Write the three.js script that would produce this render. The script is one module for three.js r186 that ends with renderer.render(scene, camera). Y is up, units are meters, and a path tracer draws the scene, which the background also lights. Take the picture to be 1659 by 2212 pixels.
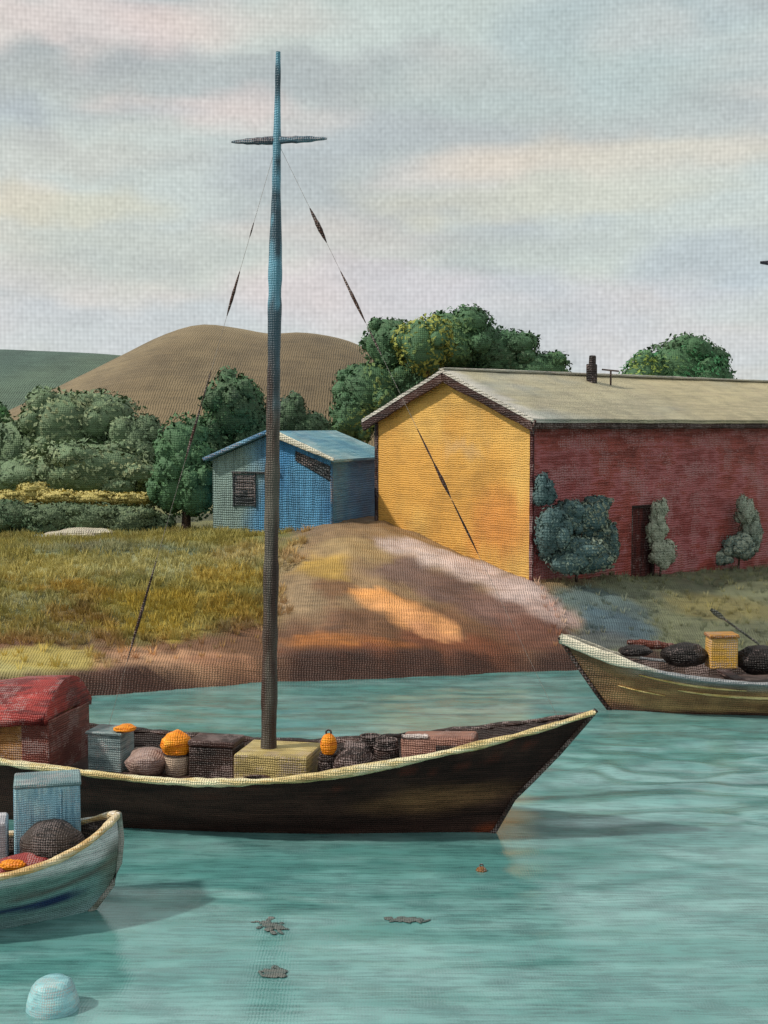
import * as THREE from 'three';
import { mergeGeometries, mergeVertices } from 'three/addons/utils/BufferGeometryUtils.js';
import { RoundedBoxGeometry } from 'three/addons/geometries/RoundedBoxGeometry.js';

// ------------------------------------------------------------------ camera, sky, sun, exposure
const RAD = Math.PI / 180, EYE = 8, FOV = 42;
const scene = new THREE.Scene();
const camera = new THREE.PerspectiveCamera(FOV, 0.75, 0.1, 3000);
const F = 1106 / Math.tan(FOV / 2 * RAD);                 // focal length for a picture 1659 x 2212
const PITCH = Math.atan((1106 - 920) / F);                // the horizon lies at y = 920 of 2212
camera.position.set(0, EYE, 0);
camera.rotation.x = -PITCH;
scene.add(camera);

const renderer = new THREE.WebGLRenderer({ antialias: true });
renderer.setSize(768, 1024);
renderer.toneMapping = THREE.LinearToneMapping;
renderer.toneMappingExposure = 1.3;
renderer.shadowMap.enabled = true;

const sun = new THREE.DirectionalLight(new THREE.Color(1, 0.93, 0.82), 2.3);
sun.position.set(-70, 74, -26);                            // from the left, a little behind the boats
sun.target.position.set(0, 0, -45);
sun.castShadow = true;
sun.shadow.radius = 5;
sun.shadow.mapSize.set(4096, 4096);
Object.assign(sun.shadow.camera, { left: -60, right: 60, top: 60, bottom: -60, near: 1, far: 260 });
scene.add(sun, sun.target);

// ------------------------------------------------------------------ small tools
let seed = 7;
const rnd = () => { seed = (seed * 1664525 + 1013904223) >>> 0; return seed / 4294967296; };
const rr = (a, b) => a + (b - a) * rnd();
const clamp = (x, a = 0, b = 1) => Math.min(b, Math.max(a, x));
const smooth = (a, b, x) => { const t = clamp((x - a) / (b - a)); return t * t * (3 - 2 * t); };
const lerp = (a, b, t) => a + (b - a) * t;
const mix3 = (a, b, t) => [lerp(a[0], b[0], t), lerp(a[1], b[1], t), lerp(a[2], b[2], t)];
const lin1 = (c) => { c /= 255; return c <= 0.04045 ? c / 12.92 : Math.pow((c + 0.055) / 1.055, 2.4); };
const C = (r, g, b, k = 1) => [lin1(r) * k, lin1(g) * k, lin1(b) * k];      // sRGB bytes to linear
const hash = (x, y, s) => {
  let h = Math.imul(x, 374761393) ^ Math.imul(y, 668265263) ^ Math.imul(s, 1274126177);
  h = Math.imul(h ^ (h >>> 13), 1274126177); h ^= h >>> 16;
  return (h >>> 0) / 4294967296;
};
const vnoise = (x, y, s = 0, px = 0, py = 0) => {           // value noise, wraps after px, py cells when given
  let ix = Math.floor(x), iy = Math.floor(y);
  const fx = x - ix, fy = y - iy, u = fx * fx * (3 - 2 * fx), v = fy * fy * (3 - 2 * fy);
  let jx = ix + 1, jy = iy + 1;
  if (px) { ix = ((ix % px) + px) % px; jx = ((jx % px) + px) % px; }
  if (py) { iy = ((iy % py) + py) % py; jy = ((jy % py) + py) % py; }
  return lerp(lerp(hash(ix, iy, s), hash(jx, iy, s), u), lerp(hash(ix, jy, s), hash(jx, jy, s), u), v);
};
const fbm = (x, y, s = 0, n = 4, px = 0, py = 0) => {
  let a = 0.5, t = 0, w = 0;
  for (let i = 0; i < n; i++) { t += a * vnoise(x, y, s + i * 17, px, py); w += a; a *= 0.5; x *= 2; y *= 2; px *= 2; py *= 2; }
  return t / w;
};
const noise3 = (x, y, z, s = 0) => (vnoise(x + z * 0.37, y - z * 0.21, s) + vnoise(y + 11.3, z + x * 0.29, s + 5) + vnoise(z - 3.1, x + 7.7, s + 9)) / 3;

// a point of the place seen at (px, py) of the picture, at a distance d along the view
const cp = Math.cos(PITCH), sp = Math.sin(PITCH);
const V3 = (x, y, z) => new THREE.Vector3(x, y, z);
function at(px, py, d) { const x = (px - 829.5) / F, y = (1106 - py) / F, t = d / (cp + y * sp); return V3(x * t, EYE + (y * cp - sp) * t, -d); }
function onWater(px, py) { const x = (px - 829.5) / F, y = (1106 - py) / F, t = EYE / (sp - y * cp); return V3(x * t, 0, -t * (cp + y * sp)); }
const pw = (n, d) => n * d / F;                             // n picture widths as metres at a distance d

// interpolation through a table of [x, y]
function table(pts) {
  return (x) => {
    if (x <= pts[0][0]) return pts[0][1];
    for (let i = 1; i < pts.length; i++) if (x <= pts[i][0]) {
      const p0 = pts[Math.max(0, i - 2)], p1 = pts[i - 1], p2 = pts[i], p3 = pts[Math.min(pts.length - 1, i + 1)], h = p2[0] - p1[0], t = (x - p1[0]) / h;
      const m1 = (p2[1] - p0[1]) / (p2[0] - p0[0]) * h, m2 = (p3[1] - p1[1]) / (p3[0] - p1[0]) * h, t2 = t * t, t3 = t2 * t;
      return (2 * t3 - 3 * t2 + 1) * p1[1] + (t3 - 2 * t2 + t) * m1 + (-2 * t3 + 3 * t2) * p2[1] + (t3 - t2) * m2;
    }
    return pts[pts.length - 1][1];
  };
}

// ------------------------------------------------------------------ the sky
{
  const SKY = 0.85, SW = 4096, SH = 2048, data = new Float32Array(SW * SH * 4);
  const dirOf = (px, py) => { const p = at(px, py, 100); return [Math.atan2(p.x, 100) / RAD, Math.atan2(p.y - EYE, Math.hypot(p.x, 100)) / RAD]; };
  // clouds: centre, half widths in picture units, colour, strength
  const clouds = [
    [130, 50, 330, 60, C(222, 202, 196), 0.8], [1000, 40, 420, 60, C(178, 192, 188), 0.5], [1400, 60, 330, 110, C(172, 192, 196), 0.7],
    [380, 165, 620, 52, C(158, 163, 166), 0.7], [900, 170, 330, 70, C(166, 174, 176), 0.7], [420, 240, 190, 34, C(214, 196, 192), 0.65],
    [150, 245, 220, 26, C(168, 178, 184), 0.6], [1250, 180, 420, 80, C(178, 196, 194), 0.6], [140, 330, 280, 40, C(190, 190, 184), 0.6],
    [1380, 340, 400, 48, C(214, 203, 186), 0.75], [1150, 430, 350, 40, C(207, 203, 184), 0.65], [80, 440, 260, 40, C(206, 200, 176), 0.7],
    [760, 520, 260, 60, C(206, 200, 194), 0.6], [1300, 560, 420, 50, C(190, 198, 190), 0.55], [250, 560, 330, 70, C(196, 199, 188), 0.6],
    [730, 640, 260, 80, C(214, 204, 206), 0.75], [1250, 660, 440, 60, C(196, 200, 208), 0.6], [1560, 560, 200, 70, C(172, 186, 200), 0.6],
    [250, 700, 420, 60, C(200, 204, 208), 0.7], [1500, 740, 330, 50, C(198, 202, 208), 0.7], [250, 640, 200, 30, C(214, 206, 196), 0.5],
  ].map(([px, py, w, h, c, k]) => { const [az, el] = dirOf(px, py); return [az, el, w / F / RAD, h / F / RAD, c, k]; });
  const pal = [C(176, 184, 186), C(194, 203, 199), C(211, 205, 199), C(202, 206, 209)];
  const LW = 1024, LH = 260, low = new Float32Array(LW * LH * 3), el0 = -2.2, dEl = 92.4 / LH;      // the broad forms, then brush marks and grain on the full sheet
  for (let row = 0; row < LH; row++) for (let col = 0; col < LW; col++) {
    const el = el0 + (row + 0.5) * dEl, lonU = (col + 0.5) / LW; let az = lonU * 360 - 90; if (az > 180) az -= 360;      // 0 straight ahead, positive to the right
    const warp = fbm(lonU * 60, el * 0.5, 3, 3, 60) - 0.5, streak = fbm(lonU * 200, el * 1.2, 21, 2, 200) - 0.5;
    const a = fbm(lonU * 36 + warp, el * 0.32 + warp, 40, 3, 36), b = fbm(lonU * 50, el * 0.55 + 9, 60, 3, 50);
    let c = mix3(mix3(pal[0], pal[1], smooth(0.32, 0.62, a)), pal[2], smooth(0.5, 0.75, b) * 0.7);
    c = mix3(c, pal[3], smooth(7, 0, el) * 0.45);
    if (Math.abs(az) < 26 && el < 24) for (const [ca, ce, w, h, cc, k] of clouds) {
      const dx = (az - ca + warp * 5) / w, dy = (el - ce + streak * 1.1 + warp * 0.9) / h, q = dx * dx + dy * dy;
      if (q < 1.6) c = mix3(c, cc, 0.72 * k * smooth(1.6, 0.25, q));
    }
    const m = SKY * (1 + streak * 0.12), o = (row * LW + col) * 3; low[o] = c[0] * m * (1 + warp * 0.06); low[o + 1] = c[1] * m; low[o + 2] = c[2] * m * (1 - warp * 0.06);
  }
  for (let row = 0; row < SH; row++) {
    const el = (row + 0.5) / SH * 180 - 90, fy = clamp((el - el0) / dEl - 0.5, 0, LH - 1.001), y0 = Math.floor(fy), ty = fy - y0;
    for (let col = 0; col < SW; col++) {
      const o = (row * SW + col) * 4; data[o + 3] = 1;
      if (el < -2) { data[o] = 0.36; data[o + 1] = 0.38; data[o + 2] = 0.38; continue; }
      const fx = (col + 0.5) / SW * LW - 0.5 + LW, x0 = Math.floor(fx), tx = fx - x0, a = (y0 * LW + x0 % LW) * 3, b = (y0 * LW + (x0 + 1) % LW) * 3, c = a + LW * 3, d = b + LW * 3;
      const dab = el < 40 ? vnoise(col * 0.11, el * 5, 90, Math.round(SW * 0.11)) + vnoise(col * 0.27, el * 9, 95, Math.round(SW * 0.27)) - 1 : 0, grain = hash(col, row, 5) - 0.5, weave = (col & 1 ? 1 : -1) * (0.25 + 0.85 * hash(col >> 1, row >> 1, 9)) * (0.17 + 0.05 * (row & 1 ? 1 : -1)) + (row & 1 ? 1 : -1) * (0.2 + 0.9 * hash(col >> 1, row >> 1, 10)) * 0.14;   // the cloud sheet is laid on in a fine even grain
      const m = Math.max(0.04, 1 + dab * 0.05 + grain * 0.12 + weave);
      for (let k = 0; k < 3; k++) data[o + k] = m * lerp(lerp(low[a + k], low[b + k], tx), lerp(low[c + k], low[d + k], tx), ty);
    }
  }
  const sky = new THREE.DataTexture(data, SW, SH, THREE.RGBAFormat, THREE.FloatType);
  sky.mapping = THREE.EquirectangularReflectionMapping;
  sky.magFilter = THREE.LinearFilter; sky.minFilter = THREE.LinearFilter;
  sky.needsUpdate = true;
  scene.background = sky; scene.environment = sky;
}

// ------------------------------------------------------------------ coarse surfaces: paint over a woven ground
const TN = 512, THREADS = 84;
function weaveAt(x, y) {                                     // height of a plain weave, 0 .. 1, on a 512 grid
  const wx = x / TN * THREADS + (vnoise(x / 40, y / 11, 301, Math.ceil(TN / 40), 0) - 0.5) * 0.5, wy = y / TN * THREADS + (vnoise(x / 11, y / 40, 302) - 0.5) * 0.5;
  const over = (Math.floor(wx) + Math.floor(wy)) & 1, a = Math.sin((wx - Math.floor(wx)) * Math.PI), b = Math.sin((wy - Math.floor(wy)) * Math.PI);
  return clamp((over ? a * (0.35 + 0.65 * b) : b * (0.35 + 0.65 * a)) * (0.75 + 0.5 * hash(Math.floor(wx), Math.floor(wy), 44)));
}
const WEAVE = new Float32Array(TN * TN);
for (let y = 0; y < TN; y++) for (let x = 0; x < TN; x++) WEAVE[y * TN + x] = weaveAt(x, y);
function dataTex(bytes, srgb) {
  const t = new THREE.DataTexture(bytes, TN, TN, THREE.RGBAFormat);
  t.wrapS = t.wrapT = THREE.RepeatWrapping; t.magFilter = THREE.LinearFilter; t.minFilter = THREE.LinearMipmapLinearFilter; t.generateMipmaps = true;
  if (srgb) t.colorSpace = THREE.SRGBColorSpace;
  t.needsUpdate = true; return t;
}
const bumpTex = (() => {
  const d = new Uint8Array(TN * TN * 4);
  for (let y = 0; y < TN; y++) for (let x = 0; x < TN; x++) {
    const i = y * TN + x, s = fbm(x / 64, y / 5.12, 71, 2, 8, 100), h = clamp(WEAVE[i] * 0.85 + (s - 0.5) * 0.14 + 0.12);
    d[i * 4] = d[i * 4 + 1] = d[i * 4 + 2] = h * 255; d[i * 4 + 3] = 255;
  }
  return dataTex(d, false);
})();
const enc = (c) => { c = clamp(c); return 255 * (c <= 0.0031308 ? c * 12.92 : 1.055 * Math.pow(c, 1 / 2.4) - 0.055); };
// a paint layer: colours mixed in blotches, brush marks along one direction, bare primer showing between the threads
const field = (fn) => { const a = new Float32Array(TN * TN); for (let y = 0; y < TN; y++) for (let x = 0; x < TN; x++) a[y * TN + x] = fn(x / TN, y / TN); return a; };
const MARKS = field((u, v) => fbm(u * 8, v * 90, 3, 3, 8, 90) - 0.5), BLOTCH = field((u, v) => fbm(u * 5, v * 5, 1, 4, 5, 5)), BARE = field((u, v) => fbm(u * 14, v * 14, 31, 3, 14, 14));
function paintTex({ colors, dir = 'h', fleck = 0.1, fleckColor = C(178, 158, 156), marks = 0.2, s = 1 }) {
  const d = new Uint8Array(TN * TN * 4), n = colors.length, M = TN - 1, ox = Math.floor(hash(s, 1, 1) * TN), oy = Math.floor(hash(s, 2, 1) * TN), T = 1024, table_ = new Uint8Array(T + 1);
  for (let i = 0; i <= T; i++) table_[i] = Math.round(enc((i / T) ** 2));
  const e2 = (c) => table_[Math.round(Math.sqrt(clamp(c)) * T)];
  for (let y = 0; y < TN; y++) for (let x = 0; x < TN; x++) {
    const i = y * TN + x, u = (x + ox) & M, v = (y + oy) & M, br = dir === 'v' ? MARKS[u * TN + v] : MARKS[v * TN + u];
    const bl = BLOTCH[v * TN + u] + br * 0.45, k = clamp((bl - 0.28) / 0.44) * (n - 1), k0 = Math.min(n - 1, Math.floor(k)), k1 = Math.min(n - 1, k0 + 1), t = smooth(0.2, 0.8, k - k0);
    const m = 1 + br * marks * 2 + (BARE[u * TN + v] - 0.5) * 0.35 + (hash(x >> 1, y >> 1, s + 9) - 0.5) * 0.18, A = colors[k0], B = colors[k1];
    const f = smooth(0.55, 0.25, WEAVE[i]) * smooth(0.62 - fleck * 1.2, 0.72 - fleck * 0.4, BARE[v * TN + u] + (hash(x >> 2, y >> 2, s + 77) - 0.5) * 0.25) * Math.min(1, fleck * 9) * 0.8;
    for (let q = 0; q < 3; q++) d[i * 4 + q] = e2(lerp(lerp(A[q], B[q], t) * m, fleckColor[q], f));
    d[i * 4 + 3] = 255;
  }
  return dataTex(d, true);
}
// a painted material for a surface about `dist` metres from the quay the view is from; the woven relief is coarser on bigger, farther things
function mat(o) {
  const dist = o.dist ?? 45, rep = 1 / (dist * 0.15), map = o.map ? o.map.clone() : paintTex(o), bump = bumpTex.clone();
  map.repeat.set(rep, rep); bump.repeat.set(rep, rep);
  const m = new THREE.MeshPhysicalMaterial({ map, bumpMap: bump, bumpScale: (o.bump ?? 0.5) * dist * 0.15 / THREADS, roughness: o.rough ?? 0.45, metalness: 0, vertexColors: !!o.vc, side: THREE.DoubleSide });
  m.specularIntensity = o.spec ?? 0.7;
  return m;
}
const neutral = (o) => paintTex({ colors: [[0.72, 0.72, 0.73], [0.86, 0.86, 0.86], [0.99, 0.98, 0.96]], fleck: 0.03, fleckColor: [0.9, 0.86, 0.9], ...o });

// ------------------------------------------------------------------ geometry tools
function uvBox(g) {                                          // uv in metres, each face from the side it looks to
  g = g.index ? g.toNonIndexed() : g;
  const p = g.attributes.position, uv = new Float32Array(p.count * 2), a = V3(), b = V3(), c = V3();
  for (let i = 0; i < p.count; i += 3) {
    a.fromBufferAttribute(p, i); b.fromBufferAttribute(p, i + 1); c.fromBufferAttribute(p, i + 2);
    const n = b.clone().sub(a).cross(c.clone().sub(a)), x = Math.abs(n.x), y = Math.abs(n.y), z = Math.abs(n.z);
    [a, b, c].forEach((q, k) => {
      const [s, t] = y > x && y > z ? [q.x, q.z] : x > z ? [q.z, q.y] : [q.x, q.y];
      uv[(i + k) * 2] = s; uv[(i + k) * 2 + 1] = t;
    });
  }
  g.setAttribute('uv', new THREE.BufferAttribute(uv, 2));
  return g;
}
function tint(g, fn) {                                       // vertex colours, linear
  const p = g.attributes.position, c = new Float32Array(p.count * 3);
  for (let i = 0; i < p.count; i++) { const q = fn(p.getX(i), p.getY(i), p.getZ(i)); c[i * 3] = q[0]; c[i * 3 + 1] = q[1]; c[i * 3 + 2] = q[2]; }
  g.setAttribute('color', new THREE.BufferAttribute(c, 3)); return g;
}
const clean = (g) => { g = g.index ? g.toNonIndexed() : g; for (const k of Object.keys(g.attributes)) if (!['position', 'normal', 'color', 'uv'].includes(k)) g.deleteAttribute(k); return g; };
const merge = (list) => list.length === 1 ? list[0] : mergeGeometries(list.map(clean), false);
function box(w, h, d, x = 0, y = 0, z = 0, r = 0.02, ry = 0, rz = 0, rx = 0) {
  const g = new RoundedBoxGeometry(w, h, d, 2, Math.min(r, w / 2.1, h / 2.1, d / 2.1));
  if (rx) g.rotateX(rx); if (rz) g.rotateZ(rz); if (ry) g.rotateY(ry); g.translate(x, y, z); return g;
}
function wobble(g, amp, f, s = 0) {                           // hand-made unevenness
  g = mergeVertices(g, 1e-3); const p = g.attributes.position;
  for (let i = 0; i < p.count; i++) {
    const x = p.getX(i), y = p.getY(i), z = p.getZ(i);
    p.setXYZ(i, x + (noise3(x * f, y * f, z * f, s) - 0.5) * amp * 2, y + (noise3(y * f + 5, z * f, x * f, s + 1) - 0.5) * amp * 2, z + (noise3(z * f + 9, x * f, y * f, s + 2) - 0.5) * amp * 2);
  }
  g.computeVertexNormals(); return g;
}
function sweep(pts, rad, n = 10, cap = true) {                // a bar along a line: rad(i, t) gives [half width, half height]
  const pos = [], idx = [], up = V3(0, 1, 0), m = pts.length;
  for (let i = 0; i < m; i++) {
    const t = pts[Math.min(m - 1, i + 1)].clone().sub(pts[Math.max(0, i - 1)]).normalize(), ref = Math.abs(t.y) > 0.9 ? V3(1, 0, 0) : up;
    const s = t.clone().cross(ref).normalize(), u = s.clone().cross(t).normalize(), [rx, ry] = rad(i, i / (m - 1));
    for (let k = 0; k < n; k++) {
      const a = k / n * Math.PI * 2, ca = Math.cos(a), sa = Math.sin(a), q = Math.pow(Math.pow(Math.abs(ca), 3) + Math.pow(Math.abs(sa), 3), -1 / 3);
      pos.push(...pts[i].clone().addScaledVector(s, ca * q * rx).addScaledVector(u, sa * q * ry).toArray());
    }
  }
  for (let i = 0; i < m - 1; i++) for (let k = 0; k < n; k++) { const a = i * n + k, b = i * n + (k + 1) % n; idx.push(a, b, a + n, b, b + n, a + n); }
  if (cap) for (let k = 1; k < n - 1; k++) { idx.push(0, k, k + 1); const e = (m - 1) * n; idx.push(e, e + k + 1, e + k); }
  const g = new THREE.BufferGeometry(); g.setAttribute('position', new THREE.Float32BufferAttribute(pos, 3)); g.setIndex(idx); g.computeVertexNormals(); return g;
}
const lineTo = (a, b, n = 2) => Array.from({ length: n }, (_, i) => a.clone().lerp(b, i / (n - 1)));
function lump(rx, ry, rz, amp = 0.12, s = 0, detail = 4, f = 2.2) {      // an uneven rounded heap
  const g = mergeVertices(new THREE.IcosahedronGeometry(1, detail).deleteAttribute('uv').deleteAttribute('normal'), 1e-4), p = g.attributes.position;
  for (let i = 0; i < p.count; i++) {
    const x = p.getX(i), y = p.getY(i), z = p.getZ(i), k = 1 + (noise3(x * f + s, y * f, z * f, s) - 0.5) * 2 * amp + (noise3(x * f * 3, y * f * 3 + s, z * f * 3, s + 3) - 0.5) * amp;
    p.setXYZ(i, x * k * rx, y * k * ry, z * k * rz);
  }
  g.computeVertexNormals(); return g;
}
function quad(list) {                                         // flat faces from corner lists
  const pos = []; for (const q of list) for (let k = 1; k < q.length - 1; k++) pos.push(...q[0], ...q[k], ...q[k + 1]);
  const g = new THREE.BufferGeometry(); g.setAttribute('position', new THREE.Float32BufferAttribute(pos, 3)); g.computeVertexNormals(); return g;
}
function grid(xs, zs, fn) {                                   // a sheet over x and z: fn gives the height
  const pos = [], idx = [], n = xs.length;
  for (const z of zs) for (const x of xs) { const q = fn(x, z); pos.push(x, q, z); }
  for (let j = 0; j < zs.length - 1; j++) for (let i = 0; i < n - 1; i++) { const a = j * n + i; idx.push(a, a + n, a + 1, a + 1, a + n, a + n + 1); }
  const g = new THREE.BufferGeometry(); g.setAttribute('position', new THREE.Float32BufferAttribute(pos, 3)); g.setIndex(idx); g.computeVertexNormals();
  const uv = new Float32Array(pos.length / 3 * 2); for (let i = 0; i < pos.length / 3; i++) { uv[i * 2] = pos[i * 3]; uv[i * 2 + 1] = pos[i * 3 + 2]; }
  g.setAttribute('uv', new THREE.BufferAttribute(uv, 2)); return g;
}
const spread = (...spans) => { const out = []; for (const [a, b, step] of spans) { const n = Math.max(1, Math.round(Math.abs(b - a) / step)); for (let i = 0; i < n; i++) out.push(lerp(a, b, i / n)); } const l = spans[spans.length - 1]; out.push(l[1]); return out; };

// ------------------------------------------------------------------ objects
const used = {};
function numbered(name) { const n = used[name] ?? 0; used[name] = n + 1; return n ? name + '_' + String(n).padStart(3, '0') : name; }
function show(m) { m.castShadow = true; m.receiveShadow = true; return m; }
function tag(o, label, category, group) { o.userData.label = label; o.userData.category = category; if (group) o.userData.group = group; return o; }
function thing(name, label, category, pos = [0, 0, 0], ry = 0, group) {
  const o = new THREE.Group(); o.name = numbered(name); o.position.set(...pos); o.rotation.y = ry; scene.add(o); return tag(o, label, category, group);
}
function part(name, g, m, parent, keepUv = false) { const o = show(new THREE.Mesh(keepUv ? g : uvBox(g), m)); o.name = name; parent.add(o); return o; }
function solo(name, g, m, label, category, pos = [0, 0, 0], ry = 0, group) {
  const o = part(numbered(name), g, m, scene); o.position.set(...pos); o.rotation.y = ry; return tag(o, label, category, group);
}
function struct(name, g, m, kind = 'structure') { const o = show(new THREE.Mesh(g, m)); o.name = numbered(name); o.userData.kind = kind; scene.add(o); return o; }

// ------------------------------------------------------------------ the land
const shore = table([[-400, 39], [-30, 38], [-12, 38.6], [-8.5, 39.2], [-5.5, 40.4], [-3.6, 41.3], [-1, 41.9], [2, 42.5], [6, 43.2], [12, 44], [30, 45], [400, 46]]);
const crest = table([[-400, 3.2], [-20, 3.3], [-12, 3.4], [-6.8, 3.5], [-3.5, 3.85], [-1.6, 4.12], [0.2, 4.0], [2, 3.5], [3.6, 2.98], [5.3, 2.5], [7.5, 2.3], [12, 2.0], [20, 1.8], [400, 2]]);
const run = table([[-400, 13], [-14, 12.5], [-7, 11.5], [-4, 10.8], [0, 9.6], [2.5, 7.6], [5.3, 5.2], [8, 5.6], [14, 7], [400, 8]]);
function groundY(x, z) {
  const d = -z, t = d - shore(x) - (fbm(x * 0.5, 3.3, 15, 3) - 0.5) * 1.0, c = crest(x), r = run(x);
  if (t < 0) return Math.max(-2, t * 0.5 - 0.02);
  const k = clamp(t / r), prof = Math.min(0.16, t * 0.42) + (1 - 0.16) * Math.sin(k * Math.PI / 2) * (0.5 + 0.5 * k);
  return c * clamp(prof) + (fbm(x * 0.8, z * 0.8, 5, 4) - 0.5) * 0.42 * smooth(0, 2, t) * smooth(30, 6, t - r) + smooth(14, 90, d - 60) * 1.2;
}
let groundColor;
const onGround = (px, py) => { for (let d = 36; d < 90; d += 0.05) { const p = at(px, py, d); if (p.y <= groundY(p.x, p.z)) return p; } return at(px, py, 60); };
{
  // patches of growth and bare earth: centre, half sizes in metres across and along the slope, colour, strength
  const spot = (px, py, a, b, c, k) => { const p = onGround(px, py), f = px > 600 ? 1.7 : 1.3; return [p.x, p.z, a, b * f, c, k]; };
  const patches = [
    spot(90, 1230, 3.6, 1.0, C(165, 160, 106), 0.9), spot(360, 1215, 3.6, 0.9, C(160, 160, 116), 0.9), spot(520, 1200, 1.2, 0.8, C(162, 150, 110), 0.8),
    spot(60, 1300, 1.6, 0.6, C(146, 148, 110), 0.8), spot(120, 1265, 1.5, 0.35, C(166, 130, 56), 0.6), spot(215, 1290, 1.2, 0.5, C(150, 118, 56), 0.6),
    spot(150, 1330, 1.0, 0.4, C(120, 84, 42), 0.7), spot(190, 1315, 0.5, 0.3, C(88, 60, 40), 0.8), spot(70, 1350, 1.5, 0.4, C(132, 118, 70), 0.7),
    spot(80, 1420, 2.0, 0.7, C(186, 168, 92), 0.95), spot(60, 1455, 1.5, 0.4, C(190, 180, 112), 0.9), spot(400, 1310, 2.8, 1.0, C(146, 128, 46), 0.9),
    spot(500, 1250, 1.4, 0.8, C(150, 130, 52), 0.85), spot(330, 1360, 2.0, 0.5, C(164, 146, 64), 0.85),
    spot(430, 1430, 2.4, 0.5, C(196, 150, 116), 0.9), spot(300, 1440, 1.4, 0.5, C(178, 138, 108), 0.85), spot(240, 1470, 1.2, 0.4, C(140, 104, 84), 0.8), spot(500, 1455, 1.6, 0.35, C(160, 112, 84), 0.8),
    spot(700, 1225, 1.0, 0.7, C(198, 160, 80), 0.95), spot(650, 1280, 1.0, 0.9, C(166, 140, 108), 0.9), spot(760, 1175, 1.4, 0.5, C(172, 146, 104), 0.8), spot(625, 1200, 0.6, 0.9, C(166, 146, 112), 0.9),
    spot(720, 1270, 0.8, 0.4, C(120, 78, 50), 0.7), spot(1000, 1400, 2.2, 0.6, C(122, 70, 48), 0.9), spot(850, 1405, 1.8, 0.4, C(158, 94, 48), 0.9), spot(700, 1385, 1.3, 0.4, C(176, 110, 54), 0.9), spot(800, 1438, 3.0, 0.35, C(112, 64, 42), 0.9),
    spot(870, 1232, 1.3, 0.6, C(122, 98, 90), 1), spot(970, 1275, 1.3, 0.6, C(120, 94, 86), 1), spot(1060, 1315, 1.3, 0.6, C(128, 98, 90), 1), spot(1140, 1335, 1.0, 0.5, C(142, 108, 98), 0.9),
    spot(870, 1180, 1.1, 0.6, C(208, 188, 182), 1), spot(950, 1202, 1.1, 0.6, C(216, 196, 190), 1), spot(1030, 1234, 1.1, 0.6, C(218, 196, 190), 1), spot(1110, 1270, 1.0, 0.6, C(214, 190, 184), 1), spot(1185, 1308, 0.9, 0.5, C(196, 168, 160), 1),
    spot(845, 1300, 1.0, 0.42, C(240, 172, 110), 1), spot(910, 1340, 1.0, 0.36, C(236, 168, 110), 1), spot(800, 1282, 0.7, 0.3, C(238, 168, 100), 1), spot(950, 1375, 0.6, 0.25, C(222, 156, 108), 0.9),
    spot(1150, 1370, 1.2, 0.6, C(120, 78, 64), 0.85), spot(1300, 1300, 1.8, 0.7, C(98, 116, 118), 0.9), spot(1330, 1350, 1.4, 0.5, C(84, 108, 122), 0.85), spot(1420, 1290, 1.5, 0.6, C(116, 122, 100), 0.8),
    spot(1560, 1310, 2.2, 0.8, C(136, 128, 84), 0.9), spot(1600, 1260, 2.5, 0.5, C(92, 96, 74), 0.7), spot(1300, 1385, 1.5, 0.4, C(92, 98, 102), 0.8),
    spot(250, 1180, 4, 0.5, C(122, 136, 120), 0.8),
  ];
  const xs = spread([-420, -60, 60], [-60, -22, 3], [-22, 24, 0.22], [24, 60, 3], [60, 420, 60]), zs = spread([-30, -37, 1.4], [-37, -60, 0.2], [-60, -80, 1], [-80, -420, 20]);
  const g = grid(xs, zs, groundY), wet = C(74, 46, 36), grass = C(128, 126, 72), brown = C(126, 90, 66);
  groundColor = (x, y, z) => {
    const t = -z - shore(x), n = fbm(x * 0.9, z * 0.9, 81, 4) - 0.5, n2 = fbm(x * 3, z * 3, 83, 3) - 0.5;
    let c = mix3(brown, mix3(grass, C(158, 130, 98), smooth(-4.4, -2.8, x + n * 2)), smooth(2.2, 4.2, t + n * 3));
    c = mix3(c, C(116, 120, 94), smooth(4.5, 8, x + n * 3));
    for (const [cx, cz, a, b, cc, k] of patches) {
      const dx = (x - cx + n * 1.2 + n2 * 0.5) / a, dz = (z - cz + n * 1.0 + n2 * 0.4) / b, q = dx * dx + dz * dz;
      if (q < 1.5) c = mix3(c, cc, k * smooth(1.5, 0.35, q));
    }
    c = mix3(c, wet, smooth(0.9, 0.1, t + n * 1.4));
    const m = 1 + n2 * 0.5; return [c[0] * m, c[1] * m, c[2] * m];
  };
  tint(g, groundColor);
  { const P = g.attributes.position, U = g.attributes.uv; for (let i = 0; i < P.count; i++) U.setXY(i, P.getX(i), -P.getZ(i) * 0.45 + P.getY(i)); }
  struct('ground', g, mat({ map: neutral({ s: 11, fleck: 0.05, marks: 0.12 }), dist: 46, vc: true, rough: 0.5, bump: 0.5 }), 'structure');
}
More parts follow.
